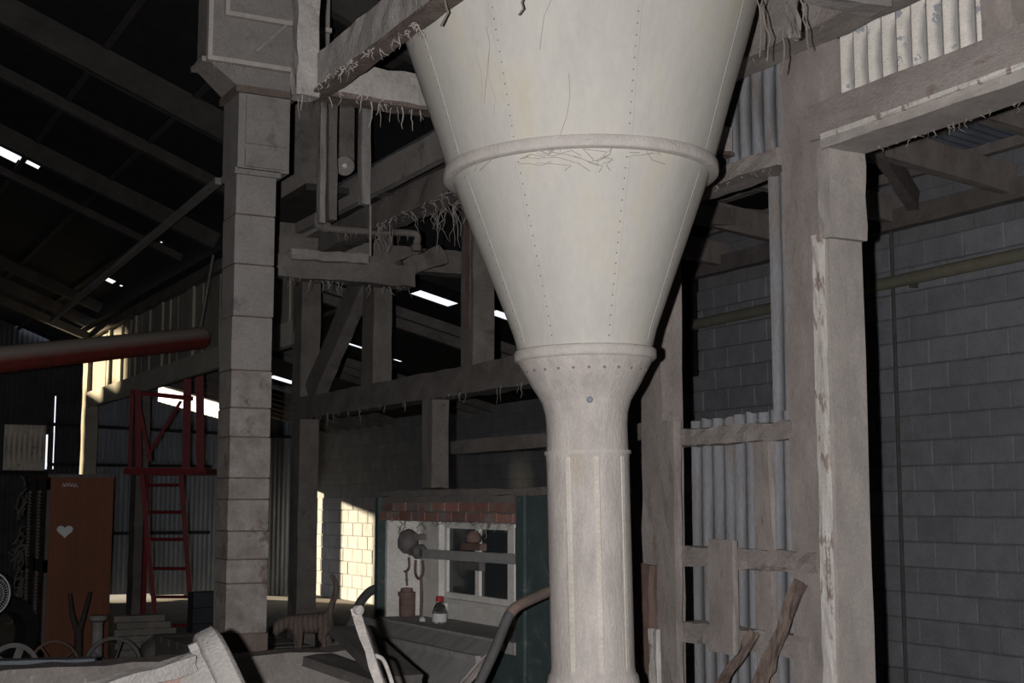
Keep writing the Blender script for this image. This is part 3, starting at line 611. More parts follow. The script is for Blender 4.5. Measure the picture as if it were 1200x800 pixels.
# ---- support frame round the hopper
fr = thing('hopper_frame', (1.9, 5.0, 3.1), kind='structure', label='dusty timber frame hanging round the hopper')
c0 = atd(357, 108, 5.05)
zb = c0.z
fy = c0.y; fx = c0.x
c1 = onY(342, 60, fy)
MB().beam((fx, fy, zb - 0.02), (fx, fy, 5.2), 0.085, 0.07, up=(0, 1, 0), jit=0.005, step=0.06).build('hanger_post', 'wood_pale', fr)
MB().beam((fx + 0.06, fy, zb + 0.08), (fx + 0.06, 2.9, zb + 0.08), 0.05, 0.13, jit=0.004, step=0.07).build('side_beam', 'wood_pale', fr)
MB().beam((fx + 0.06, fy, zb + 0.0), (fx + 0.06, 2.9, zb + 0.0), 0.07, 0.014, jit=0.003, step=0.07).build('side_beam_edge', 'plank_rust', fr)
MB().beam((fx + 0.05, fy + 0.08, zb + 0.09), (XP, fy + 0.08, zb + 0.09), 0.08, 0.12, jit=0.007, step=0.06).build('cross_beam', 'wood_pale', fr)
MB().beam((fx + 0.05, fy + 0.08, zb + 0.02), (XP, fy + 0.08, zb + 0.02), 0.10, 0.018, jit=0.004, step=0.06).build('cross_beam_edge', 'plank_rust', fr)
MB().beam((3.0, fy + 0.3, 3.9), (3.0, 2.6, 3.9), 0.1, 0.2, jit=0.005).build('side_beam', 'wood_old', fr)
A = onX(1035, 15, 3.46)
MB().beam((3.45, A.y, A.z + 0.09), (1.6, A.y + 0.05, A.z + 0.09), 0.10, 0.18, jit=0.005).build('cross_beam', 'wood_pale', fr)
strands((fx, fy - 0.02, zb + 0.0), (fx + 0.06, fy - 0.9, zb - 0.01), 44, 0.01, 0.06, fr, 0.0022, 0.006)
strands((fx - 0.03, fy, zb + 0.03), (fx + 0.5, fy + 0.06, zb + 0.02), 30, 0.02, 0.16, fr, 0.0030)
# threads dangling in front of the cone
b = MB()
for (px, py, ln) in ((517, 5, 0.06), (611, 0, 0.05), (895, 20, 0.16), (886, 5, 0.2), (932, 10, 0.16), (918, 60, 0.08)):
    p = atd(px, py - 25, 4.0 if px < 800 else 4.55); pts = [p]
    for q in range(6): pts.append(pts[-1] + Vector((random.uniform(-.012, .012), random.uniform(-.012, .012), -(ln + 0.06) / 6)))
    b.tube(pts, 0.003, 4)
b.build('hanging_threads', 'rivet', fr, kind='stuff')
A = atd(925, 10, 4.6)
MB().beam(A + Vector((0, 0, 0.2)), A + Vector((0.02, 0, -0.1)), 0.03, 0.03, jit=0.006, step=0.03).build('hanging_stub', 'wood_old', fr)

# ================================================================== BUCKET ELEVATOR
LY = 6.30
def lx(px, py=400): return onY(px, py, LY).x
x0, x1 = lx(272), lx(319); dpt = 0.20
el = thing('bucket_elevator', ((x0 + x1) / 2, LY + dpt / 2, 0), label='tall square bucket elevator leg of dusty sheet metal with a flared head', category='elevator')
def lz(py): return onY(296, py, LY).z
rows = [200, 252, 310, 371, 434, 478, 512, 560, 585, 622, 655, 683, 742]
for i, (a, b_) in enumerate(zip(rows, rows[1:])):
    g = 0.004; ex = random.uniform(-0.003, 0.003)
    b = MB().box((x0 + ex, LY, lz(b_) + g), (x1 + ex, LY + dpt, lz(a) - g))
    b.build('leg_section', 'leg' if a < 430 else 'leg_worn', el)
    MB().box((x0 + 0.004, LY + 0.005, lz(b_) - 0.006), (x1 - 0.004, LY + dpt - 0.004, lz(b_) + 0.006)).build('section_joint', 'plank_rust', el)
MB().box((x0 - 0.006, LY - 0.006, 0), (x1 + 0.006, LY + dpt + 0.006, lz(742))).build('boot', 'leg_rust', el)
MB().box((x0 - 0.012, LY - 0.02, lz(206)), (x1 + 0.02, LY + dpt + 0.02, lz(199))).build('ledge', 'leg', el)
u0, u1 = lx(279), lx(333)
MB().box((u0 - 0.03, LY - 0.02, lz(200)), (u1, LY + dpt + 0.03, lz(112))).build('upper_casing', 'leg', el)
MB().box((u0 + 0.005, LY - 0.032, lz(197)), (u1 - 0.012, LY - 0.02, lz(176))).build('casing_panel', 'leg', el)
MB().box((u0 + 0.005, LY - 0.030, lz(170)), (u1 - 0.012, LY - 0.02, lz(114))).build('casing_panel', 'leg', el)
MB().box((u0 - 0.05, LY - 0.04, lz(112)), (u1 + 0.03, LY + dpt + 0.05, lz(104))).build('casing_cap', 'leg_rust', el)
# flared head: a wider box with raised frames and a sloping underside
hy0, hy1 = LY - 0.10, LY + 0.10
h0, h1 = onY(245, 40, hy0).x, lx(372); zb_, zt_ = onY(280, 76, hy0).z, 4.15
b = MB(); q = [(u0 - 0.04, LY - 0.02), (u1 + 0.03, LY - 0.02), (u1 + 0.03, LY + dpt + 0.03), (u0 - 0.04, LY + dpt + 0.03)]; Q = [(h0, hy0), (h1, hy0), (h1, hy1), (h0, hy1)]
b.add([(x, y, lz(104)) for x, y in q] + [(x, y, zb_) for x, y in Q], [(0, 1, 5, 4), (1, 2, 6, 5), (2, 3, 7, 6), (3, 0, 4, 7), (0, 3, 2, 1), (4, 5, 6, 7)]).build('head_hopper', 'leg', el)
MB().box((h0, hy0, zb_), (h1, hy1, zt_)).build('head_box', 'leg', el)
def hxx(px): return onY(px, 30, hy0).x
def hzz(py): return onY(280, py, hy0).z
for (a, bb, zz, pr) in ((h0 - 0.012, h1, zb_ - 0.006, 0.035), (hxx(262), h1, hzz(22), 0.03)):
    MB().box((a, hy0 - pr, zz), (bb, hy0, zz + 0.022)).build('head_moulding', 'wood_light', el)
    MB().box((a, hy0 - pr, zz + 0.022), (a + 0.022, hy0, zt_)).build('head_moulding', 'wood_light', el)
MB().box((h0 - 0.03, hy0 + 0.001, zb_ - 0.006), (h0, hy1, zb_ + 0.018)).build('head_moulding', 'wood_pale', el)
MB().beam((hxx(300), hy0 - 0.012, hzz(58)), (hxx(345), hy0 - 0.012, hzz(10)), 0.012, 0.02, up=(0, 1, 0)).build('head_strut', 'wood_pale', el)
strands((h0, hy0 - 0.01, zb_), (h0 + 0.2, hy0 - 0.01, lz(92)), 26, 0.01, 0.06, el, 0.0022, 0.004)

# ================================================================== PLATFORM TIMBERS BEHIND THE HOPPER
pf = thing('platform_timbers', (3.1, 7.9, 3.0), kind='structure', label='dusty platform joists and posts between the elevator and the hopper')
YJ = 8.0
def P(px, py, Y=YJ): return onY(px, py, Y)
MB().beam(P(318, 312), P(482, 326), 0.14, 0.13, jit=0.007, step=0.07).build('joist', 'wood_old', pf)
MB().beam(P(340, 298, 7.9), P(430, 304, 7.9), 0.06, 0.06, jit=0.006, step=0.05).build('ledger', 'wood_pale', pf)
MB().beam(P(318, 290, 8.4), P(600, 316, 8.4), 0.14, 0.16, jit=0.006, step=0.08).build('joist', 'wood_old', pf)
MB().beam(P(470, 316, 8.1), P(515, 300, 8.1), 0.14, 0.12, jit=0.012, step=0.06).build('dust_heap', 'wood_old', pf)
b = MB().box((2.7, 7.6, P(400, 268, 8.6).z), (XP, 9.2, P(400, 268, 8.6).z + 0.04)).build('deck_board', 'wood_dark', pf)
# hanging posts
MB().beam(P(378, 100, 7.1), P(376, 262, 7.1), 0.035, 0.05, up=(0, 1, 0), jit=0.003).build('hanger', 'wood_pale', pf)
MB().beam(P(389, 100, 7.15), P(388, 258, 7.15), 0.05, 0.05, up=(0, 1, 0), jit=0.003).build('hanger', 'wood_old', pf)
MB().beam(P(427, 112, 7.1), P(427, 240, 7.1), 0.055, 0.06, up=(0, 1, 0), jit=0.003).build('hanger', 'wood_pale', pf)
MB().beam(P(405, 120, 7.9), P(404, 200, 7.9), 0.10, 0.06, up=(0, 1, 0), jit=0.003).build('hanger', 'wood_old', pf)
MB().beam((P(347, 100, 8.6)), P(347, 280, 8.6), 0.30, 0.05, up=(0, 1, 0), jit=0.004).build('wall_board', 'wood_old', pf)
# longitudinal beams rising to the hopper in perspective: a pale strip on a dark timber
a = onX(345, 275, 3.0); c = onX(500, 165, 3.0)
MB().beam((3.0, a.y, (a.z + c.z) / 2), (3.0, 4.8, (a.z + c.z) / 2), 0.05, 0.16, jit=0.003, step=0.2).build('pale_runner', 'wood_pale', pf)
MB().beam((3.12, a.y, (a.z + c.z) / 2 - 0.17), (3.12, 4.8, (a.z + c.z) / 2 - 0.17), 0.14, 0.15, jit=0.006, step=0.1).build('runner_beam', 'wood_old', pf)
zr = (a.z + c.z) / 2
strands((3.06, 7.4, zr - 0.24), (3.06, 5.4, zr - 0.24), 60, 0.03, 0.22, pf, 0.0028, 0.03)
strands((3.2, 6.9, zr - 0.2), (3.2, 5.3, zr - 0.2), 80, 0.08, 0.35, pf, 0.0030, 0.03)
strands(P(330, 322), P(480, 332), 50, 0.02, 0.12, pf, 0.0035, 0.015)
# bright little floodlight shape: dusty lamp on the timbers
lm = thing('work_lamp', P(406, 200, 7.6), label='small dusty round lamp fixed among the platform timbers', category='lamp')
b = MB().lathe([(0.015, 0), (0.05, 0.02), (0.06, 0.06), (0.056, 0.065)], P(404, 196, 7.62), (-0.4, -1, -0.1), seg=20); b.smooth = True; b.build('reflector', 'wood_pale', lm)
MB().lathe([(0.02, 0.03), (0.023, 0.055), (0.012, 0.075)], P(404, 196, 7.62), (-0.4, -1, -0.1), seg=14).build('bulb', 'label', lm)
MB().beam(P(404, 196, 7.62), P(404, 196, 7.9), 0.03, 0.03).build('mount', 'iron', lm)
# horizontal pipe with an elbow and tap
YP = 7.5
b = MB().tube(bezier([P(372, 250, YP), P(372, 262, YP), P(382, 267, YP), P(430, 271, YP), P(480, 273, YP), P(489, 277, YP), P(488, 290, YP)], 6), 0.022, 10); b.smooth = True
pp = b.build('pipe_run', 'wood_old', label='dust-coated pipe with an elbow and tap under the platform beams', category='pipe')
MB().lathe([(0.030, 0), (0.032, 0.03), (0.02, 0.05), (0.02, 0.07)], P(488, 294, YP), (0, 0, 1), seg=10).build('tap', 'wood_old', pp)
MB().lathe([(0.034, 0), (0.034, 0.05)], P(376, 264, YP), (1, 0, -0.2), seg=10).build('elbow_collar', 'wood_old', pp)
strands(P(380, 270, YP), P(480, 276, YP), 24, 0.02, 0.10, pp, 0.002)
MB().tube([P(434, 210, 7.4), P(434, 300, 7.4)], 0.007, 6).build('hanging_rope', 'strand', label='dusty rope hanging past the pipe', category='rope')

# ================================================================== RED AUGER TUBE, LADDER
A = atd(-60, 428, 9.2); B = atd(234, 396, 12.0)
b = MB().tube([A, B], 0.098, 24); b.smooth = True
au = arc_smooth(b.build('auger_tube', 'auger', label='long dusty red auger tube crossing above the wardrobe', category='tube'))
d = (B - A).normalized()
b = MB().lathe([(0.102, -0.05), (0.102, 0.004)], B, d, seg=24); b.build('end_band', 'auger', au)
MB().beam(B + Vector((0, 0, 0.08)), B + Vector((0.1, 0, 0.75)), 0.02, 0.02).build('hanger_rod', 'iron', au)
MB().beam(A + Vector((0, 0, 0.08)), Vector((A.x, A.y, roofz(A.x) - 0.1)), 0.02, 0.02).build('hanger_rod', 'iron', au)

D = 14.3
ld = thing('ladder_platform', atd(190, 748, D), label='red steel ladder rising to a small railed platform', category='ladder')
Z0 = 1.86
pl0 = atd(148, 552, D); pl1 = atd(238, 552, D)
ex = (pl1 - pl0).normalized(); ex.z = 0; ex.normalize(); ey = Vector((-ex.y, ex.x, 0))
def rb(p, q, r=0.02, name='rail'): return MB().beam(p, q, r * 2, r * 2, up=(0.3, 0.9, 0.2)).build(name, 'red', ld)
MB().beam(pl0, pl1, 0.08, 0.07).build('platform_edge', 'red', ld)
MB().beam(pl0 + ey * 0.75, pl1 + ey * 0.75, 0.06, 0.06).build('platform_edge', 'red', ld)
for t in (0.0, 1.0):
    p = pl0.lerp(pl1, t); MB().beam(p, p + ey * 0.75, 0.06, 0.06).build('platform_edge', 'red', ld)
for k in range(5):
    MB().beam(pl0 + ey * (0.1 + 0.14 * k) + Vector((0, 0, 0.03)), pl1 + ey * (0.1 + 0.14 * k) + Vector((0, 0, 0.03)), 0.11, 0.02).build('deck_plank', 'plank_old', ld)
rb(atd(152, 552, D + .5), atd(155, 460, D + .5), 0.02, 'guard_post'); rb(atd(163, 552, D), atd(162, 457, D), 0.03, 'guard_post')
rb(atd(218, 552, D + .1), atd(220, 428, D + .1), 0.04, 'guard_post'); rb(atd(235, 552, D), atd(234, 416, D), 0.04, 'guard_post')
rb(atd(154, 459, D), atd(226, 467, D), 0.022, 'guard_rail'); rb(atd(172, 535, D + .3), atd(212, 470, D + .3), 0.018, 'guard_brace'); rb(atd(176, 540, D), atd(162, 470, D), 0.018, 'guard_brace')
l0, l1 = atd(166, 553, D), atd(184, 742, D - .2); r0_, r1_ = atd(212, 553, D), atd(226, 742, D - .2)
l1 = l0 + (l1 - l0) * ((0 - l0.z) / (l1.z - l0.z)); r1_ = r0_ + (r1_ - r0_) * ((0 - r0_.z) / (r1_.z - r0_.z))
rb(l0, l1, 0.024, 'stile'); rb(r0_, r1_, 0.024, 'stile')
for py in (567, 596, 625, 656, 686, 716):
    t = (py - 553) / (742 - 553); MB().tube([l0.lerp(l1, t), r0_.lerp(r1_, t)], 0.016, 8).build('rung', 'red', ld)
for px in (152,):
    p = atd(px, 552, D) + ey * 0.7; MB().beam(p, Vector((p.x, p.y, 0)), 0.05, 0.05, up=(1, 0, 0)).build('leg', 'red', ld)

# ================================================================== LEFT STORAGE CORNER
WY = 13.6
wx0, wx1 = onY(52, 660, WY).x, onY(130, 660, WY).x
wt = onY(90, 557, WY).z
wd = thing('wardrobe', ((wx0 + wx1) / 2, WY + 0.6, 0), label='orange-brown wardrobe with grey louvred doors and a white heart mark', category='wardrobe')
MB().box((wx0 + 0.03, WY, 0), (wx1, WY + 1.15, wt)).build('body', 'ward', wd)
MB().box((wx0 + 0.0, WY - 0.01, wt - 0.02), (wx1 + 0.01, WY + 1.16, wt + 0.012)).build('top_board', 'ward_dk', wd)
for k in range(2):
    ya = WY + 0.01 + 0.57 * k
    dr = thing('x', (0, 0, 0)); bpy.data.objects.remove(dr)
    f = MB(); t = 0.07
    for (a0, a1, b0, b1) in ((ya, ya + t, 0.05, wt - 0.04), (ya + 0.56 - t, ya + 0.56, 0.05, wt - 0.04), (ya, ya + 0.56, 0.05, 0.15), (ya, ya + 0.56, wt - 0.14, wt - 0.04), (ya, ya + 0.56, 0.85, 0.97)):
        f.box((wx0, a0, b0), (wx0 + 0.03, a1, b1))
    dr = f.build('louvre_door', 'ward_dk', wd)
    me = None
    z = 0.17
    while z < wt - 0.16:
        if not 0.83 < z < 0.98:
            MB().beam((wx0 + 0.018, ya + t, z), (wx0 + 0.018, ya + 0.56 - t, z), 0.03, 0.006, up=(0.7, 0, 1)).build('slat', 'ward_dk', dr)
        z += 0.033
# white heart mark and scribble on the side
b = MB(); c = onY(76, 622, WY - 0.002); pts = []
for i in range(28):
    t = 2 * PI * i / 28; pts.append(c + Vector((0.0052 * 16 * math.sin(t) ** 3 * 0.9, -0.0015, 0.0052 * (13 * math.cos(t) - 5 * math.cos(2 * t) - 2 * math.cos(3 * t) - math.cos(4 * t)) * 0.8)))
n = len(pts)
b.add(pts + [p + Vector((0, 0.003, 0)) for p in pts] + [c + Vector((0, -0.0015, 0))], [(i, (i + 1) % n, 2 * n) for i in range(n)] + [(i, (i + 1) % n, (i + 1) % n + n, i + n) for i in range(n)]).build('heart_mark', 'white', wd)
b = MB()
for i in range(5):
    p = onY(74.5 + 3.6 * i, 568 + random.uniform(-1, 1), WY - 0.002)
    b.tube([p + Vector((-0.012, 0, -0.012)), p + Vector((0, 0, 0.022)), p + Vector((0.014, 0, -0.014))], 0.005, 5)
b.build('scribble_mark', 'white', wd)
# crumpled pale plastic strip at the wardrobe's edge
b = MB()
for i in range(46):
    p = Vector((wx0 - 0.03, WY + 1.05 + random.uniform(-.1, .1), random.uniform(0.3, wt - 0.05))); pts = [p]
    for q in range(3): pts.append(pts[-1] + Vector((random.uniform(-.06, .02), random.uniform(-.05, .05), random.uniform(-.10, .06))))
    b.tube(pts, 0.009, 4)
b.build('plastic_wrap', 'ward_dk', wd, kind='stuff')

# spoked wheels leaning behind the low wall
def wheel(px, py, D, r, spokes, m, lab, tr=0.014, hub=0.035, wide=0.03, flat=False):
    c = atd(px, py, D); c.z = r + 0.004; ax = (CAM - c); ax.z = 0; ax.normalize(); ax = (ax + Vector((0.25, 0, 0.12))).normalized()
    t = thing('wheel', (c.x, c.y, 0), label=lab, category='wheel', group='old wheels lying behind the low wall')
    ro = [(r - tr * 2, -wide / 2), (r, -wide / 2), (r, wide / 2), (r - tr * 2, wide / 2)]
    MB().lathe(ro, c, ax, seg=36, closed=True).build('rim', m, t)
    MB().lathe([(hub, -0.03), (hub, 0.03)], c, ax, seg=14).build('hub', m, t)
    a = ax.cross(Vector((0, 0, 1))).normalized(); b_ = ax.cross(a)
    for k in range(spokes):
        an = 2 * PI * k / spokes + 0.6; dv = a * math.cos(an) + b_ * math.sin(an)
        MB().beam(c + dv * hub, c + dv * (r - tr), 0.012 if not flat else 0.06, 0.02 if not flat else 0.012, up=ax).build('spoke', m, t)
    return t
wheel(132, 778, 10.7, 0.23, 5, 'iron', 'dark iron spoked wheel beside the white stub column')
wheel(15, 776, 10.7, 0.205, 5, 'rim', 'pale rimmed wheel with broad spokes below the wire fan', 0.018, 0.06, 0.04, True)
wheel(63, 780, 11.0, 0.20, 4, 'rust', 'dark red-brown wheel between the pale wheel and the forked branch', 0.01)
# white stub column
c = atd(114, 742, 11.6); c.z = 0
st = thing('stub_column', c, label='short pale turned column with a wide cap beside the wardrobe', category='column')
b = MB().lathe([(0.055, 0), (0.05, 0.1), (0.045, 0.48), (0.05, 0.5)], c, seg=18); b.smooth = True; arc_smooth(b.build('shaft', 'rim', st))
b = MB().lathe([(0.05, 0.50), (0.08, 0.52), (0.082, 0.55), (0.07, 0.56)], c, seg=18); arc_smooth(b.build('cap', 'rim', st))
# forked branch
c = atd(91, 760, 11.9); c.z = 0
b = MB().tube(bezier([c, c + Vector((0.005, 0, 0.25)), c + Vector((0.0, 0, 0.42))]), 0.035, 8)
b.tube(bezier([c + Vector((0, 0, 0.38)), c + Vector((0.04, 0, 0.52)), c + Vector((0.085, -0.02, 0.73))]), 0.03, 8, r2=0.015)
b.tube(bezier([c + Vector((0, 0, 0.38)), c + Vector((-0.05, 0.01, 0.52)), c + Vector((-0.085, 0.0, 0.72))]), 0.03, 8, r2=0.015)
b.smooth = True
b.build('forked_branch', 'bark', label='dark forked branch standing upright in front of the wardrobe', category='branch')
# pedestal fan with a wire guard at the edge of the frame
c = atd(-14, 696, 9.6)
fn = thing('wire_fan', (c.x, c.y, 0), label='white wire-guarded fan beside the louvred wardrobe', category='fan')
ax = (CAM - c); ax.z = 0; ax = (ax.normalized() + RT * 0.5).normalized()
a = ax.cross(Vector((0, 0, 1))).normalized(); b_ = a.cross(ax)
def circ(r, off, n=36): return [c + ax * off + a * (math.cos(2 * PI * i / n) * r) + b_ * (math.sin(2 * PI * i / n) * r) for i in range(n + 1)]
R_ = 0.155
MB().tube(circ(R_, 0), 0.006, 6, caps=False).build('guard_rim', 'fan', fn)
g = MB()
for k in range(40):
    an = 2 * PI * k / 40; dv = a * math.cos(an) + b_ * math.sin(an); g.tube([c + dv * R_, c + dv * (R_ * .8) + ax * 0.045, c + dv * 0.03 + ax * 0.06], 0.0016, 4)
for r in (0.06, 0.09, 0.12): g.tube(circ(r, 0.058 - 0.02 * (r / R_) ** 3), 0.0016, 4, caps=False)
g.build('guard_wires', 'fan', fn, kind='stuff')
MB().lathe([(0.045, 0.02), (0.05, 0.0), (0.045, -0.12), (0.02, -0.13)], c, ax, seg=16).build('motor', 'tyre', fn)
for k in range(3):
    an = 2 * PI * k / 3 + 0.4; dv = a * math.cos(an) + b_ * math.sin(an); pv = ax.cross(dv)
    MB().add([c + dv * .03 + pv * .02 + ax * .03, c + dv * .03 - pv * .02 + ax * .01, c + dv * .13 - pv * .06, c + dv * .135 + pv * .05 + ax * .03, c + dv * .03 + pv * .02 + ax * .027, c + dv * .03 - pv * .02 + ax * .007, c + dv * .13 - pv * .06 - ax * .003, c + dv * .135 + pv * .05 + ax * .027],
             [(0, 1, 2, 3), (4, 7, 6, 5), (0, 3, 7, 4), (1, 5, 6, 2), (3, 2, 6, 7), (0, 4, 5, 1)]).build('blade', 'tyre', fn)
MB().tube([c - ax * 0.07, Vector((c.x, c.y, 0.02)) - ax * 0.07], 0.016, 10).build('stand_pole', 'tyre', fn)
MB().lathe([(0.2, 0), (0.2, 0.015), (0.03, 0.04)], Vector((c.x, c.y, 0)) - ax * 0.07, seg=24).build('stand_base', 'tyre', fn)
# tyre standing behind the fan
c = atd(4, 712, 12.2); c.z = 0.345
b = MB(); ax2 = (ax + Vector((0.3, 0, 0))).normalized()
b.lathe([(0.20, -0.08), (0.32, -0.09), (0.34, -0.05), (0.34, 0.05), (0.32, 0.09), (0.20, 0.08)], c, ax2, seg=32, closed=True); b.smooth = True
arc_smooth(b.build('tyre', 'tyre', label='black rubber tyre standing behind the wire fan', category='tyre'))
# stacked planks, dark blocks, sacks
ORD = ['lowest plank', 'second plank from the floor', 'third plank from the floor', 'fourth plank from the floor', 'third plank from the top', 'second plank from the top', 'topmost plank']
for k in range(7):
    A = atd(136 + 3 * (k % 2), 752, 12.9); B = atd(190 + 7 * ((k * 2) % 3), 752, 13.3); z = 0.032 + 0.062 * k
    MB().box((A.x, A.y + 0.02 * k, z - 0.032), (B.x, A.y + 0.3, z + 0.027)).build('plank', 'plank_old', label=ORD[k] + ' in the pale stack beside the wardrobe', category='plank', group='stacked planks beside the wardrobe')
ORB = ['lowest dark block', 'second dark block from the floor', 'second dark block from the top', 'topmost dark block']
for k in range(4):
    A = atd(240, 700, 13.8)
    MB().box((A.x - 0.145, A.y - 0.1, 0.156 * k), (A.x + 0.165, A.y + 0.1, 0.156 * k + 0.15)).build('concrete_block', 'dkblock', label=ORB[k] + ' in the stack at the foot of the red ladder', category='block', group='dark blocks stacked by the ladder')
def sack(px, D, w_, d_, h_, lab, seed):
    random.seed(seed); c = atd(px, 750, D); me = bpy.data.meshes.new('sack'); bm = bmesh.new(); bmesh.ops.create_icosphere(bm, subdivisions=3, radius=1)
    for v in bm.verts:
        n = v.co.copy(); k = 1 + 0.10 * math.sin(5 * n.x + seed) * math.cos(4 * n.z + seed) + 0.06 * math.sin(9 * n.y + 3 * n.z)
        v.co = Vector((n.x * w_ * k, n.y * d_ * k, max(-0.92, n.z * k) * h_))
    bm.to_mesh(me); bm.free(); me.materials.append(M['sack'])
    for p in me.polygons: p.use_smooth = True
    o = bpy.data.objects.new('sack', me); COL.objects.link(o); o.location = (c.x, c.y, 0.92 * h_)
    o['label'] = lab; o['category'] = 'sack'; o['group'] = 'slumped sacks by the ladder'; return o
s1 = sack(214, 11.6, 0.19, 0.16, 0.21, 'slumped dirty sack between the plank stack and the elevator leg', 3)
s2 = sack(183, 12.2, 0.14, 0.15, 0.17, 'smaller slumped sack next to the spoked wheel', 8)
random.seed(5)

# ================================================================== LOW CONCRETE WALL AND THINGS ON IT
A = onY(-20, 786, 6.0); B = onY(312, 766, 6.0); C_ = onY(430, 757, 6.0)
cw = MB().beam((A.x, 6.05, A.z / 2), (B.x, 6.05, B.z / 2), 0.18, 0.02)
b = MB(); vs = []; n = 24
for i in range(n + 1):
    x = A.x - 0.6 + (C_.x + 0.1 - A.x + 0.6) * i / n; zt = B.z + (x - B.x) * (C_.z - A.z) / (C_.x - A.x) * 0.5 + random.uniform(-.006, .006)
    vs += [(x, 5.95 + random.uniform(-.004, .004), 0), (x, 5.95 + random.uniform(-.004, .004), zt), (x, 6.14, zt + random.uniform(-.004, .004)), (x, 6.14, 0)]
fs = []
for i in range(n):
    for q in range(4): fs.append((i * 4 + q, i * 4 + (q + 1) % 4, (i + 1) * 4 + (q + 1) % 4, (i + 1) * 4 + q))
fs += [(0, 3, 2, 1), (n * 4, n * 4 + 1, n * 4 + 2, n * 4 + 3)]
b.add(vs, fs).build('wall_low', 'concrete', kind='structure', label='low worn concrete wall in front of the elevator leg')
MB().beam(onZ(-20, 779, 0.66), onZ(112, 776, 0.66), 0.12, 0.05, jit=0.002).build('steel_channel', 'chain', label='blue-grey steel channel lying behind the low concrete wall', category='channel')
sc_ = thing('scale_deck', (3.2, 10, 0), label='raised plank weighing deck behind the low wall', category='deck')
k = 0; y = 8.3
MB().box((2.80, 8.3, 0), (3.58, 11.3, 0.40)).build('deck_frame', 'concrete', sc_)
while y < 11.2:
    MB().box((2.78, y, 0.40), (3.60, y + 0.235, 0.45 + random.uniform(0, .008))).build('plank', 'plank_old', sc_); y += 0.25
for o in [MB().tube([onZ(-10, 782, 0.7) + Vector((0, 0, 0))] + [onZ(-10, 782, 0.7) + Vector((0.4, 0.1, 0))], 0.01, 6)]: pass

# ---- big dusty flanged housing with its arm, in the foreground
DD = 3.2
c = atd(270, 812, DD); ax = (RT * 0.86 + FH * 0.3 + Vector((0, 0, 0.40))).normalized()
hs = thing('flanged_housing', (c.x, c.y, 0), label='chalky dust-covered round flanged housing with a channel arm', category='machine')
b = MB().lathe([(0.05, -0.03), (0.150, -0.03), (0.160, -0.022), (0.162, 0.018), (0.15, 0.028), (0.05, 0.028)], c, ax, seg=48, wob=0.006); b.smooth = True
arc_smooth(b.build('flange', 'chalk', hs), 50)
b = MB().lathe([(0.05, -0.115), (0.112, -0.11), (0.126, -0.095), (0.130, -0.028), (0.05, -0.026)], c, ax, seg=40, wob=0.008); b.smooth = True
arc_smooth(b.build('drum', 'chalk', hs), 50)
b = MB().lathe([(0.03, -0.15), (0.075, -0.148), (0.088, -0.135), (0.09, -0.11), (0.03, -0.11)], c, ax, seg=24, wob=0.02); arc_smooth(b.build('hub', 'rust', hs))
e0 = atd(222, 776, DD - 0.12); e1 = atd(80, 822, DD - 0.35)
MB().beam(e0, e1, 0.05, 0.036, jit=0.003, step=0.05).build('channel_arm', 'chalk', hs)
MB().beam(e0 + Vector((0.01, 0, -0.085)), e1 + Vector((0, 0, -0.085)), 0.05, 0.025, jit=0.004, step=0.05).build('arm_flange', 'chalk', hs)
MB().beam(e0 + Vector((0.0, 0.03, -0.04)), e1 + Vector((0, 0.03, -0.04)), 0.015, 0.06, jit=0.002).build('arm_web', 'rust', hs)
MB().beam((c.x, c.y, 0), c, 0.12, 0.12, up=(1, 0, 0)).build('stand', 'iron', hs)
for k in range(5):
    an = 2 * PI * k / 5; a = ax.cross(Vector((0, 0, 1))).normalized(); b_ = ax.cross(a); dv = a * math.cos(an) + b_ * math.sin(an)
    MB().lathe([(0.016, -0.02), (0.016, 0.0), (0.009, 0.0), (0.009, 0.012)], c + dv * 0.143 - ax * 0.03, ax, seg=6).build('bolt', 'chalk', hs)
p = Vector((e1.x, e1.y, 0)); MB().beam(p, e1, 0.06, 0.06, up=(1, 0, 0)).build('arm_leg', 'iron', hs)

# ---- white lever and pipes
DL = 3.6
A = atd(417, 714, DL); B = atd(447, 806, DL - 0.1)
lv = thing('white_lever', (B.x, B.y, 0), label='chipped white lever bar leaning before the dark planks', category='lever')
d = (B - A).normalized(); Bf = A + d * ((0.0 - A.z) / d.z)
MB().beam(A, Bf, 0.022, 0.028, up=FH, jit=0.002, step=0.04).build('bar', 'lever', lv)
b = MB().lathe([(0.004, 0), (0.012, 0.002), (0.013, 0.02), (0.004, 0.022)], A - FH * 0.01, (0.3, -1, 0), seg=10); b.build('top_knuckle', 'lever', lv)
MB().tube(bezier([A + d * 0.13 + RT * 0.012, A + d * 0.15 + RT * 0.030, A + d * 0.24 + RT * 0.030, A + d * 0.32 + RT * 0.018]), 0.0055, 8).build('side_loop', 'lever', lv)
b = MB().tube(bezier([onY(396, 764, 8.15), onY(408, 738, 8.15), onY(420, 710, 8.15), onY(428, 698, 8.15), onY(437, 691, 8.15), onY(452, 688, 8.15)], 6), 0.030, 10); b.smooth = True
A = onY(396, 764, 8.15); b.tube([A, Vector((A.x - 0.12, A.y, 0))], 0.03, 10)
b.build('bent_pipe', 'pipe_dk', label='dark bent pipe curving up in front of the sunlit wall', category='pipe')
Y2 = 4.9
pts = bezier([onY(556, 812, Y2), onY(578, 765, Y2), onY(593, 728, Y2), onY(600, 716, Y2), onY(612, 707, Y2 + .02), onY(652, 689, Y2 + .1), onY(690, 672, Y2 + .2)], 6)
b = MB().tube(pts, 0.021, 12); A = pts[0]; b.tube([A, Vector((A.x - 0.2, A.y, 0))], 0.021, 12); b.smooth = True
hr = b.build('bent_handrail', 'pipe_dk', label='bent pipe handrail running behind the hopper spout', category='handrail')
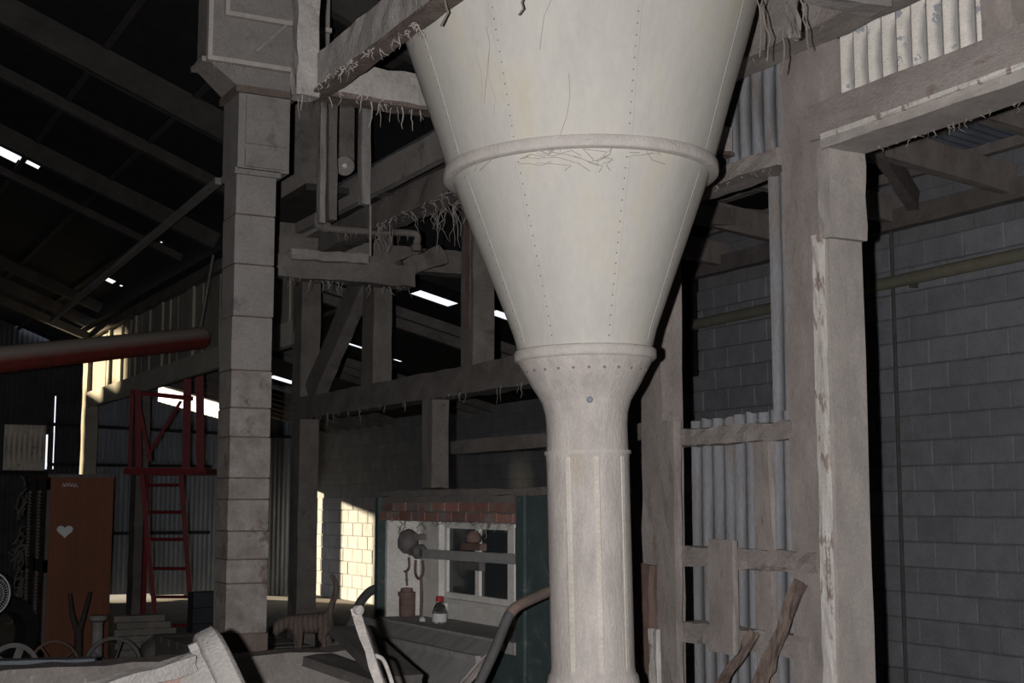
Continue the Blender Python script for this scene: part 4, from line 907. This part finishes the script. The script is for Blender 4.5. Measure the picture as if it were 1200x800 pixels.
b = MB().tube([p for p in pts[16:]], 0.0222, 12); b.smooth = True; b.build('rusty_sleeve', 'pipe_rust', hr)

# ================================================================== WEIGH BOOTH
XF = 3.30; XB = 3.63
def FB(px, py, X=XF): return onX(px, py, X)
yl = FB(441, 640).y; yo = FB(612, 640).y; yr = FB(652, 640).y; ztp = FB(540, 577).z; zcn = FB(500, 733).z
wb = thing('weigh_booth', (XF, (yl + yr) / 2, 0), label='weigh booth with dark green frame, brick lintel and white plastered recess', category='booth')
MB().box((XF, yo - 0.0, 0), (XF + 0.10, yr - 0.5, ztp - 0.03)).build('x', 'green', wb) if False else None
MB().box((XF, yr - 0.15, 0), (XF + 0.30, yo, ztp - 0.02)).build('green_panel', 'green', wb)
MB().box((XF - 0.015, yo - 0.04, 0), (XF + 0.02, yo + 0.04, ztp - 0.02)).build('green_jamb', 'green', wb)
MB().box((XF - 0.01, yl - 0.045, 0), (XF + 0.04, yl, ztp - 0.02)).build('green_jamb', 'green', wb)
MB().box((XF + 0.05, yl - 0.05, zcn), (XB, yl, ztp - 0.03)).build('side_return', 'plaster', wb)
MB().beam((XF + 0.15, yl + 0.02, ztp), (XF + 0.15, yr - 0.15, ztp), 0.36, 0.035, jit=0.004).build('cornice', 'wood_old', wb)
zbr0 = FB(540, 612).z; zbr1 = FB(540, 588).z
MB().box((XF + 0.02, yo, zbr0), (XF + 0.22, yl, ztp - 0.015)).build('lintel_core', 'wood_old', wb)
ch = (zbr1 - zbr0) / 2
for c_ in range(2):
    y = yl - (0.0 if c_ == 0 else 0.09); z = zbr0 + ch * c_
    first = True
    while y > yo + 0.02:
        wdt = 0.12 if (c_ == 1 and first and False) else 0.178
        y0 = max(yo + 0.002, y - wdt)
        b = MB().beam((XF + 0.04, y - 0.005, z + ch / 2), (XF + 0.04, y0 + 0.005, z + ch / 2), 0.08 + random.uniform(0, .012), ch - 0.010, jit=0.002, step=0.08)
        b.build('brick', 'brick', wb); y = y0; first = False
MB().box((XB, yo - 0.05, zcn - 0.05), (XB + 0.06, yl + 0.05, ztp)).build('back_wall', 'plaster', wb)
yd = FB(470, 650, XB).y
MB().box((XB - 0.06, yl - 0.33, zcn), (XB + 0.01, yl, ztp - 0.05)).build('pilaster', 'plaster', wb)
MB().box((XF - 0.02, yo + 0.045, zcn - 0.06), (XB + 0.02, yl - 0.05, zcn)).build('counter', 'slope', wb)
MB().box((XF + 0.02, yo - 0.04, 0), (XB, yl, zcn - 0.05)).build('base', 'green', wb)
# window with two panes
wy0, wy1 = FB(526, 650, XB).y, FB(608, 650, XB).y; wz0, wz1 = FB(567, 698, XB).z, FB(567, 620, XB).z
wn = MB()
t = 0.034
for (a0, a1, b0, b1) in ((wy1, wy0, wz0 - t, wz0), (wy1, wy0, wz1, wz1 + t), (wy0 - t, wy0, wz0, wz1), (wy1, wy1 + t * 2.2, wz0, wz1), ((wy0 + wy1) / 2 - 0.02, (wy0 + wy1) / 2 + 0.03, wz0, wz1)):
    wn.box((XB - 0.03, a0, b0), (XB + 0.005, a1, b1))
wf = wn.build('window_frame', 'sash', wb)
ym = (wy0 + wy1) / 2
for (a0, a1) in ((wy1 + t * 2, ym), (ym, wy0 - t)): MB().box((XB - 0.012, a0, wz0), (XB - 0.006, a1, wz1)).build('pane', 'pane', wf)
MB().box((XB - 0.06, wy1, wz0 - t - 0.03), (XB + 0.005, wy0, wz0 - t)).build('window_sill', 'plaster', wb)
strands((XB - 0.03, wy0, wz1 + 0.05), (XB - 0.03, wy1, wz1 + 0.05), 26, 0.02, 0.11, wb, 0.003, 0.03)
strands((XF + 0.02, yl - 0.1, zbr0 + 0.01), (XF + 0.02, yo + 0.1, zbr0 + 0.01), 30, 0.01, 0.10, wb, 0.003, 0.02)
# sloping hatch in front of the counter
b = MB(); ys0, ys1 = yl + 0.05, FB(600, 755).y
sl0 = (XF - 0.06, zcn - 0.005); sl1 = (XF - 0.18, zcn - 0.075); sl2 = (XF - 0.62, 0.30)
ht = thing('sloping_hatch', (XF - 0.4, (ys0 + ys1) / 2, 0), label='dusty grey sloping hatch below the booth counter', category='hatch')
for (a, c_, nm) in ((sl0, sl1, 'upper_board'), (sl1, sl2, 'lower_board')):
    vs = [(a[0], ys0, a[1]), (a[0], ys1, a[1]), (c_[0], ys1, c_[1]), (c_[0], ys0, c_[1])]
    vs += [(x + 0.012, y, z - 0.025) for x, y, z in vs]
    MB().add(vs, [(0, 1, 2, 3), (4, 7, 6, 5), (0, 4, 5, 1), (1, 5, 6, 2), (2, 6, 7, 3), (3, 7, 4, 0)]).build(nm, 'slope', ht)
MB().beam((sl1[0] - 0.01, ys0, sl1[1]), (sl1[0] - 0.01, ys1, sl1[1]), 0.03, 0.03, jit=0.002).build('ridge_strip', 'slope', ht)
MB().beam((sl0[0], ys1, sl0[1]), (sl2[0], ys1, sl2[1]), 0.04, 0.03, jit=0.004, step=0.06).build('end_batten', 'wood', ht)
MB().box((XF - 0.60, ys1 + 0.06, 0), (XF - 0.55, ys0 - 0.06, 0.33)).build('foot', 'wood', ht)
# planks lying before the deck
for (p, q, lab) in (((372, 772), (470, 806), 'dark plank leaning low beside the white lever'), ((395, 752), (452, 800), 'upper dark plank beside the white lever')):
    A = onY(p[0], p[1], 5.6); B = onY(q[0], q[1], 5.1)
    if p[0] == 395: A.z += 0.05; B.z += 0.07; A.x += 0.05
    o = MB().beam(A, B + (B - A) * 0.4, 0.16, 0.04, jit=0.003).build('dark_plank', 'plank_dk', label=lab, category='plank', group='dark planks by the lever')
# trestle under the dark planks
A = onY(430, 800, 5.45); 
tr = thing('plank_trestle', (A.x, 5.35, 0), label='low trestle holding up the dark planks', category='trestle')
MB().beam((A.x - 0.25, 5.42, A.z - 0.09), (A.x + 0.35, 5.42, A.z - 0.12), 0.08, 0.06).build('top_bar', 'plank_dk', tr)
for x in (A.x - 0.2, A.x + 0.3): MB().beam((x, 5.42, 0), (x, 5.42, A.z - 0.11), 0.06, 0.06, up=(1, 0, 0)).build('leg', 'plank_dk', tr)

# ================================================================== SCALE BEAM IN THE BOOTH
XS = 3.47
def S(px, py, X=XS): return onX(px, py, X)
sb = thing('scale_beam', (XS, S(492, 720).y, zcn), label='cast iron scale beam with sliding weight inside the weigh booth', category='scale')
MB().beam(S(494, 649), S(609, 656), 0.0225, 0.04875).build('beam_bar', 'steel', sb)
MB().beam(S(494, 644), S(609, 650), 0.02625, 0.009).build('beam_rib', 'steel', sb)
MB().beam(S(607, 618), S(607, 658), 0.0225, 0.0225, up=(1, 0, 0)).build('beam_stop', 'iron', sb)
MB().beam(S(544, 640), S(566, 641), 0.045, 0.0375).build('poise', 'rust', sb)
b = MB().lathe([(0.015, 0), (0.04125, 0.015), (0.045, 0.045), (0.0225, 0.075)], S(555, 638), seg=14); b.smooth = True; b.build('poise_knob', 'rust', sb)
MB().beam(S(541, 662), S(565, 664), 0.0375, 0.045).build('poise', 'iron', sb)
b = MB().lathe([(0.0225, -0.075), (0.06, -0.045), (0.0675, 0), (0.0525, 0.0525), (0.015, 0.075)], S(478, 634), (0.2, 0.1, 1), seg=16, wob=0.06); b.smooth = True; b.build('fulcrum_housing', 'iron', sb)
b = MB().lathe([(0.0225, -0.045), (0.045, -0.0225), (0.045, 0.0225), (0.0225, 0.045)], S(491, 646), (1, 0, 0), seg=14); b.build('pivot', 'iron', sb)
MB().beam(S(482, 646), S(498, 648), 0.0375, 0.045).build('pivot_arm', 'iron', sb)
for (px, py, h) in ((475, 661, 14), (491, 667, 18)):
    pts = [S(px - 4, py - h * .6), S(px - 4.5, py + h * .1), S(px - 3, py + h * .45), S(px, py + h * .6), S(px + 3, py + h * .45), S(px + 4.5, py + h * .1), S(px + 4, py - h * .6)]
    MB().tube(bezier(pts, 4), 0.00825, 8).build('shackle', 'rust', sb)
MB().tube([S(476, 668), S(477, 686)], 0.0075, 8).build('hanging_rod', 'rust', sb)
MB().tube(bezier([S(493, 676), S(494, 700), Vector((XS, S(493, 722).y, zcn))]), 0.009, 8).build('standing_rod', 'rust', sb)
MB().beam((XB, S(481, 630).y, S(481, 628).z), S(481, 630), 0.0375, 0.0375).build('wall_arm', 'iron', sb)
c = S(477, 717, 3.45); c.z = zcn + 0.004
bk = thing('weight_can', c, label='rusty lidded can hanging under the scale beam', category='can')
r = 0.049
b = MB().lathe([(r * 0.94, 0), (r, 0.0075), (r * 1.03, 0.1237)], c, seg=20); arc_smooth(b.build('can_body', 'rust', bk))
b = MB().lathe([(r * 1.1, 0.1237), (r * 1.12, 0.1462), (r * 0.8, 0.15), (r * 0.75, 0.1688), (0.009, 0.1725)], c - Vector((0, -0.008, 0)), seg=20); arc_smooth(b.build('lid', 'rust', bk))
c = S(515, 727, 3.42); c.z = zcn + 0.003
bt = thing('bottle', c, label='clear glass bottle with red cap and white label on the booth counter', category='bottle')
b = MB().lathe([(0.039, 0), (0.042, 0.0075), (0.042, 0.0675), (0.03375, 0.09), (0.0195, 0.1125), (0.018, 0.1312)], c, seg=20); b.smooth = True; b.build('glass_body', 'glass', bt)
b = MB().lathe([(0.0429, 0.009), (0.0429, 0.05625), (0.04313, 0.05625), (0.04313, 0.009)], c, seg=24, closed=True); b.build('paper_label', 'label', bt)
b = MB().lathe([(0.021, 0.1237), (0.021, 0.15), (0.015, 0.1537)], c, seg=16); b.build('cap', 'cap', bt)
c = S(495, 726, 3.40); c.z = zcn
b = MB().lathe([(0.0165, 0), (0.01875, 0.003), (0.01725, 0.018), (0.006, 0.0255)], c, seg=12, wob=0.08); b.build('plaster_lump', 'label', label='small white lump beside the bottle on the counter', category='lump')

# ================================================================== CAT
def cat():
    D = 9.75
    c = atd(365, 758, D); zf = 0.462
    s = 1.17 / FPX * D
    def q(px, py, dy=0.0):      # point in the cat's own side plane, across the view
        return Vector(((px - 365) * s / 1.13, dy, (758 - py) * s * 1.0))
    J = []; E_ = []; Rr = []
    def chain(pts, start=None):
        pts = [(p, r * 1.17) for p, r in pts]
        last = start
        for p, r in pts:
            J.append(p); Rr.append(r); i = len(J) - 1
            if last is not None: E_.append((last, i))
            last = i
        return last
    chain([(q(380, 730), 0.062)])
    spine = [(q(372, 731), 0.070), (q(362, 732), 0.072), (q(352, 732), 0.068), (q(344, 731), 0.060), (q(337, 730), 0.045), (q(331, 732), 0.040), (q(326, 736), 0.048), (q(322, 740), 0.038), (q(319, 744), 0.024)]
    a = 0; idx = []
    for p, r in spine:
        J.append(p); Rr.append(r * 1.12); E_.append((a, len(J) - 1)); a = len(J) - 1; idx.append(a)
    tail = [(q(384, 723), 0.026), (q(387, 714), 0.021), (q(391, 704), 0.020), (q(392.5, 695), 0.019), (q(390, 688), 0.017), (q(385, 683), 0.012)]
    chain(tail, 0)
    for dy, sh in ((0.045, 0), (-0.045, -4)):
        chain([(q(383 + sh * .5, 737, dy), 0.048), (q(380 + sh, 745, dy), 0.030), (q(385 + sh, 751, dy), 0.019), (q(383 + sh, 756, dy), 0.016), (q(379 + sh, 757, dy), 0.015)], 0)
    for dy, sh in ((0.04, 0), (-0.04, 5)):
        chain([(q(348 + sh * .5, 740, dy), 0.036), (q(347 + sh, 748, dy), 0.022), (q(347 + sh, 756, dy), 0.016), (q(344 + sh, 757, dy), 0.015)], idx[3])
    me = bpy.data.meshes.new('cat'); me.from_pydata(J, E_, [])
    o = bpy.data.objects.new('cat', me); COL.objects.link(o); me.materials.append(M['fur'])
    o.location = (c.x, c.y, zf); o.rotation_euler.z = -YAW
    md = o.modifiers.new('Skin', 'SKIN'); md.use_smooth_shade = True; md.use_x_symmetry = False
    for v, r in zip(me.skin_vertices[0].data, Rr): v.radius = (r, r); 
    me.skin_vertices[0].data[0].use_root = True
    o.modifiers.new('Sub', 'SUBSURF').levels = 2; o.modifiers['Sub'].render_levels = 2
    dg = bpy.context.evaluated_depsgraph_get(); ev = o.evaluated_get(dg); m2 = bpy.data.meshes.new_from_object(ev)
    o.modifiers.clear(); o.data = m2
    for p in m2.polygons: p.use_smooth = True
    o['label'] = 'tabby cat with raised tail walking on the deck behind the low wall'; o['category'] = 'cat'
    ORG[o] = Vector((0, 0, 0))
    for dy in (0.024, -0.024):
        p = q(327, 733, dy); e = MB(); tip = p + Vector((0.012, dy * 0.5, 0.052))
        e.add([p + Vector((-0.016, 0, 0.02)), p + Vector((0.020, 0, 0.026)), p + Vector((0.004, dy * .7, 0.018)), tip], [(0, 1, 3), (1, 2, 3), (2, 0, 3), (0, 2, 1)]); e.build('ear', 'fur', o)
        e = MB(); e.lathe([(0.002, -0.005), (0.006, 0), (0.002, 0.005)], q(322, 737, dy * 1.25), (0, 1, 0), seg=8); e.build('eye', 'tyre', o)
    e = MB(); e.lathe([(0.002, -0.006), (0.006, 0), (0.002, 0.006)], q(317.6, 744.5, 0), (1, 0, 0), seg=8); e.build('nose', 'rust', o)
    return o
cat()
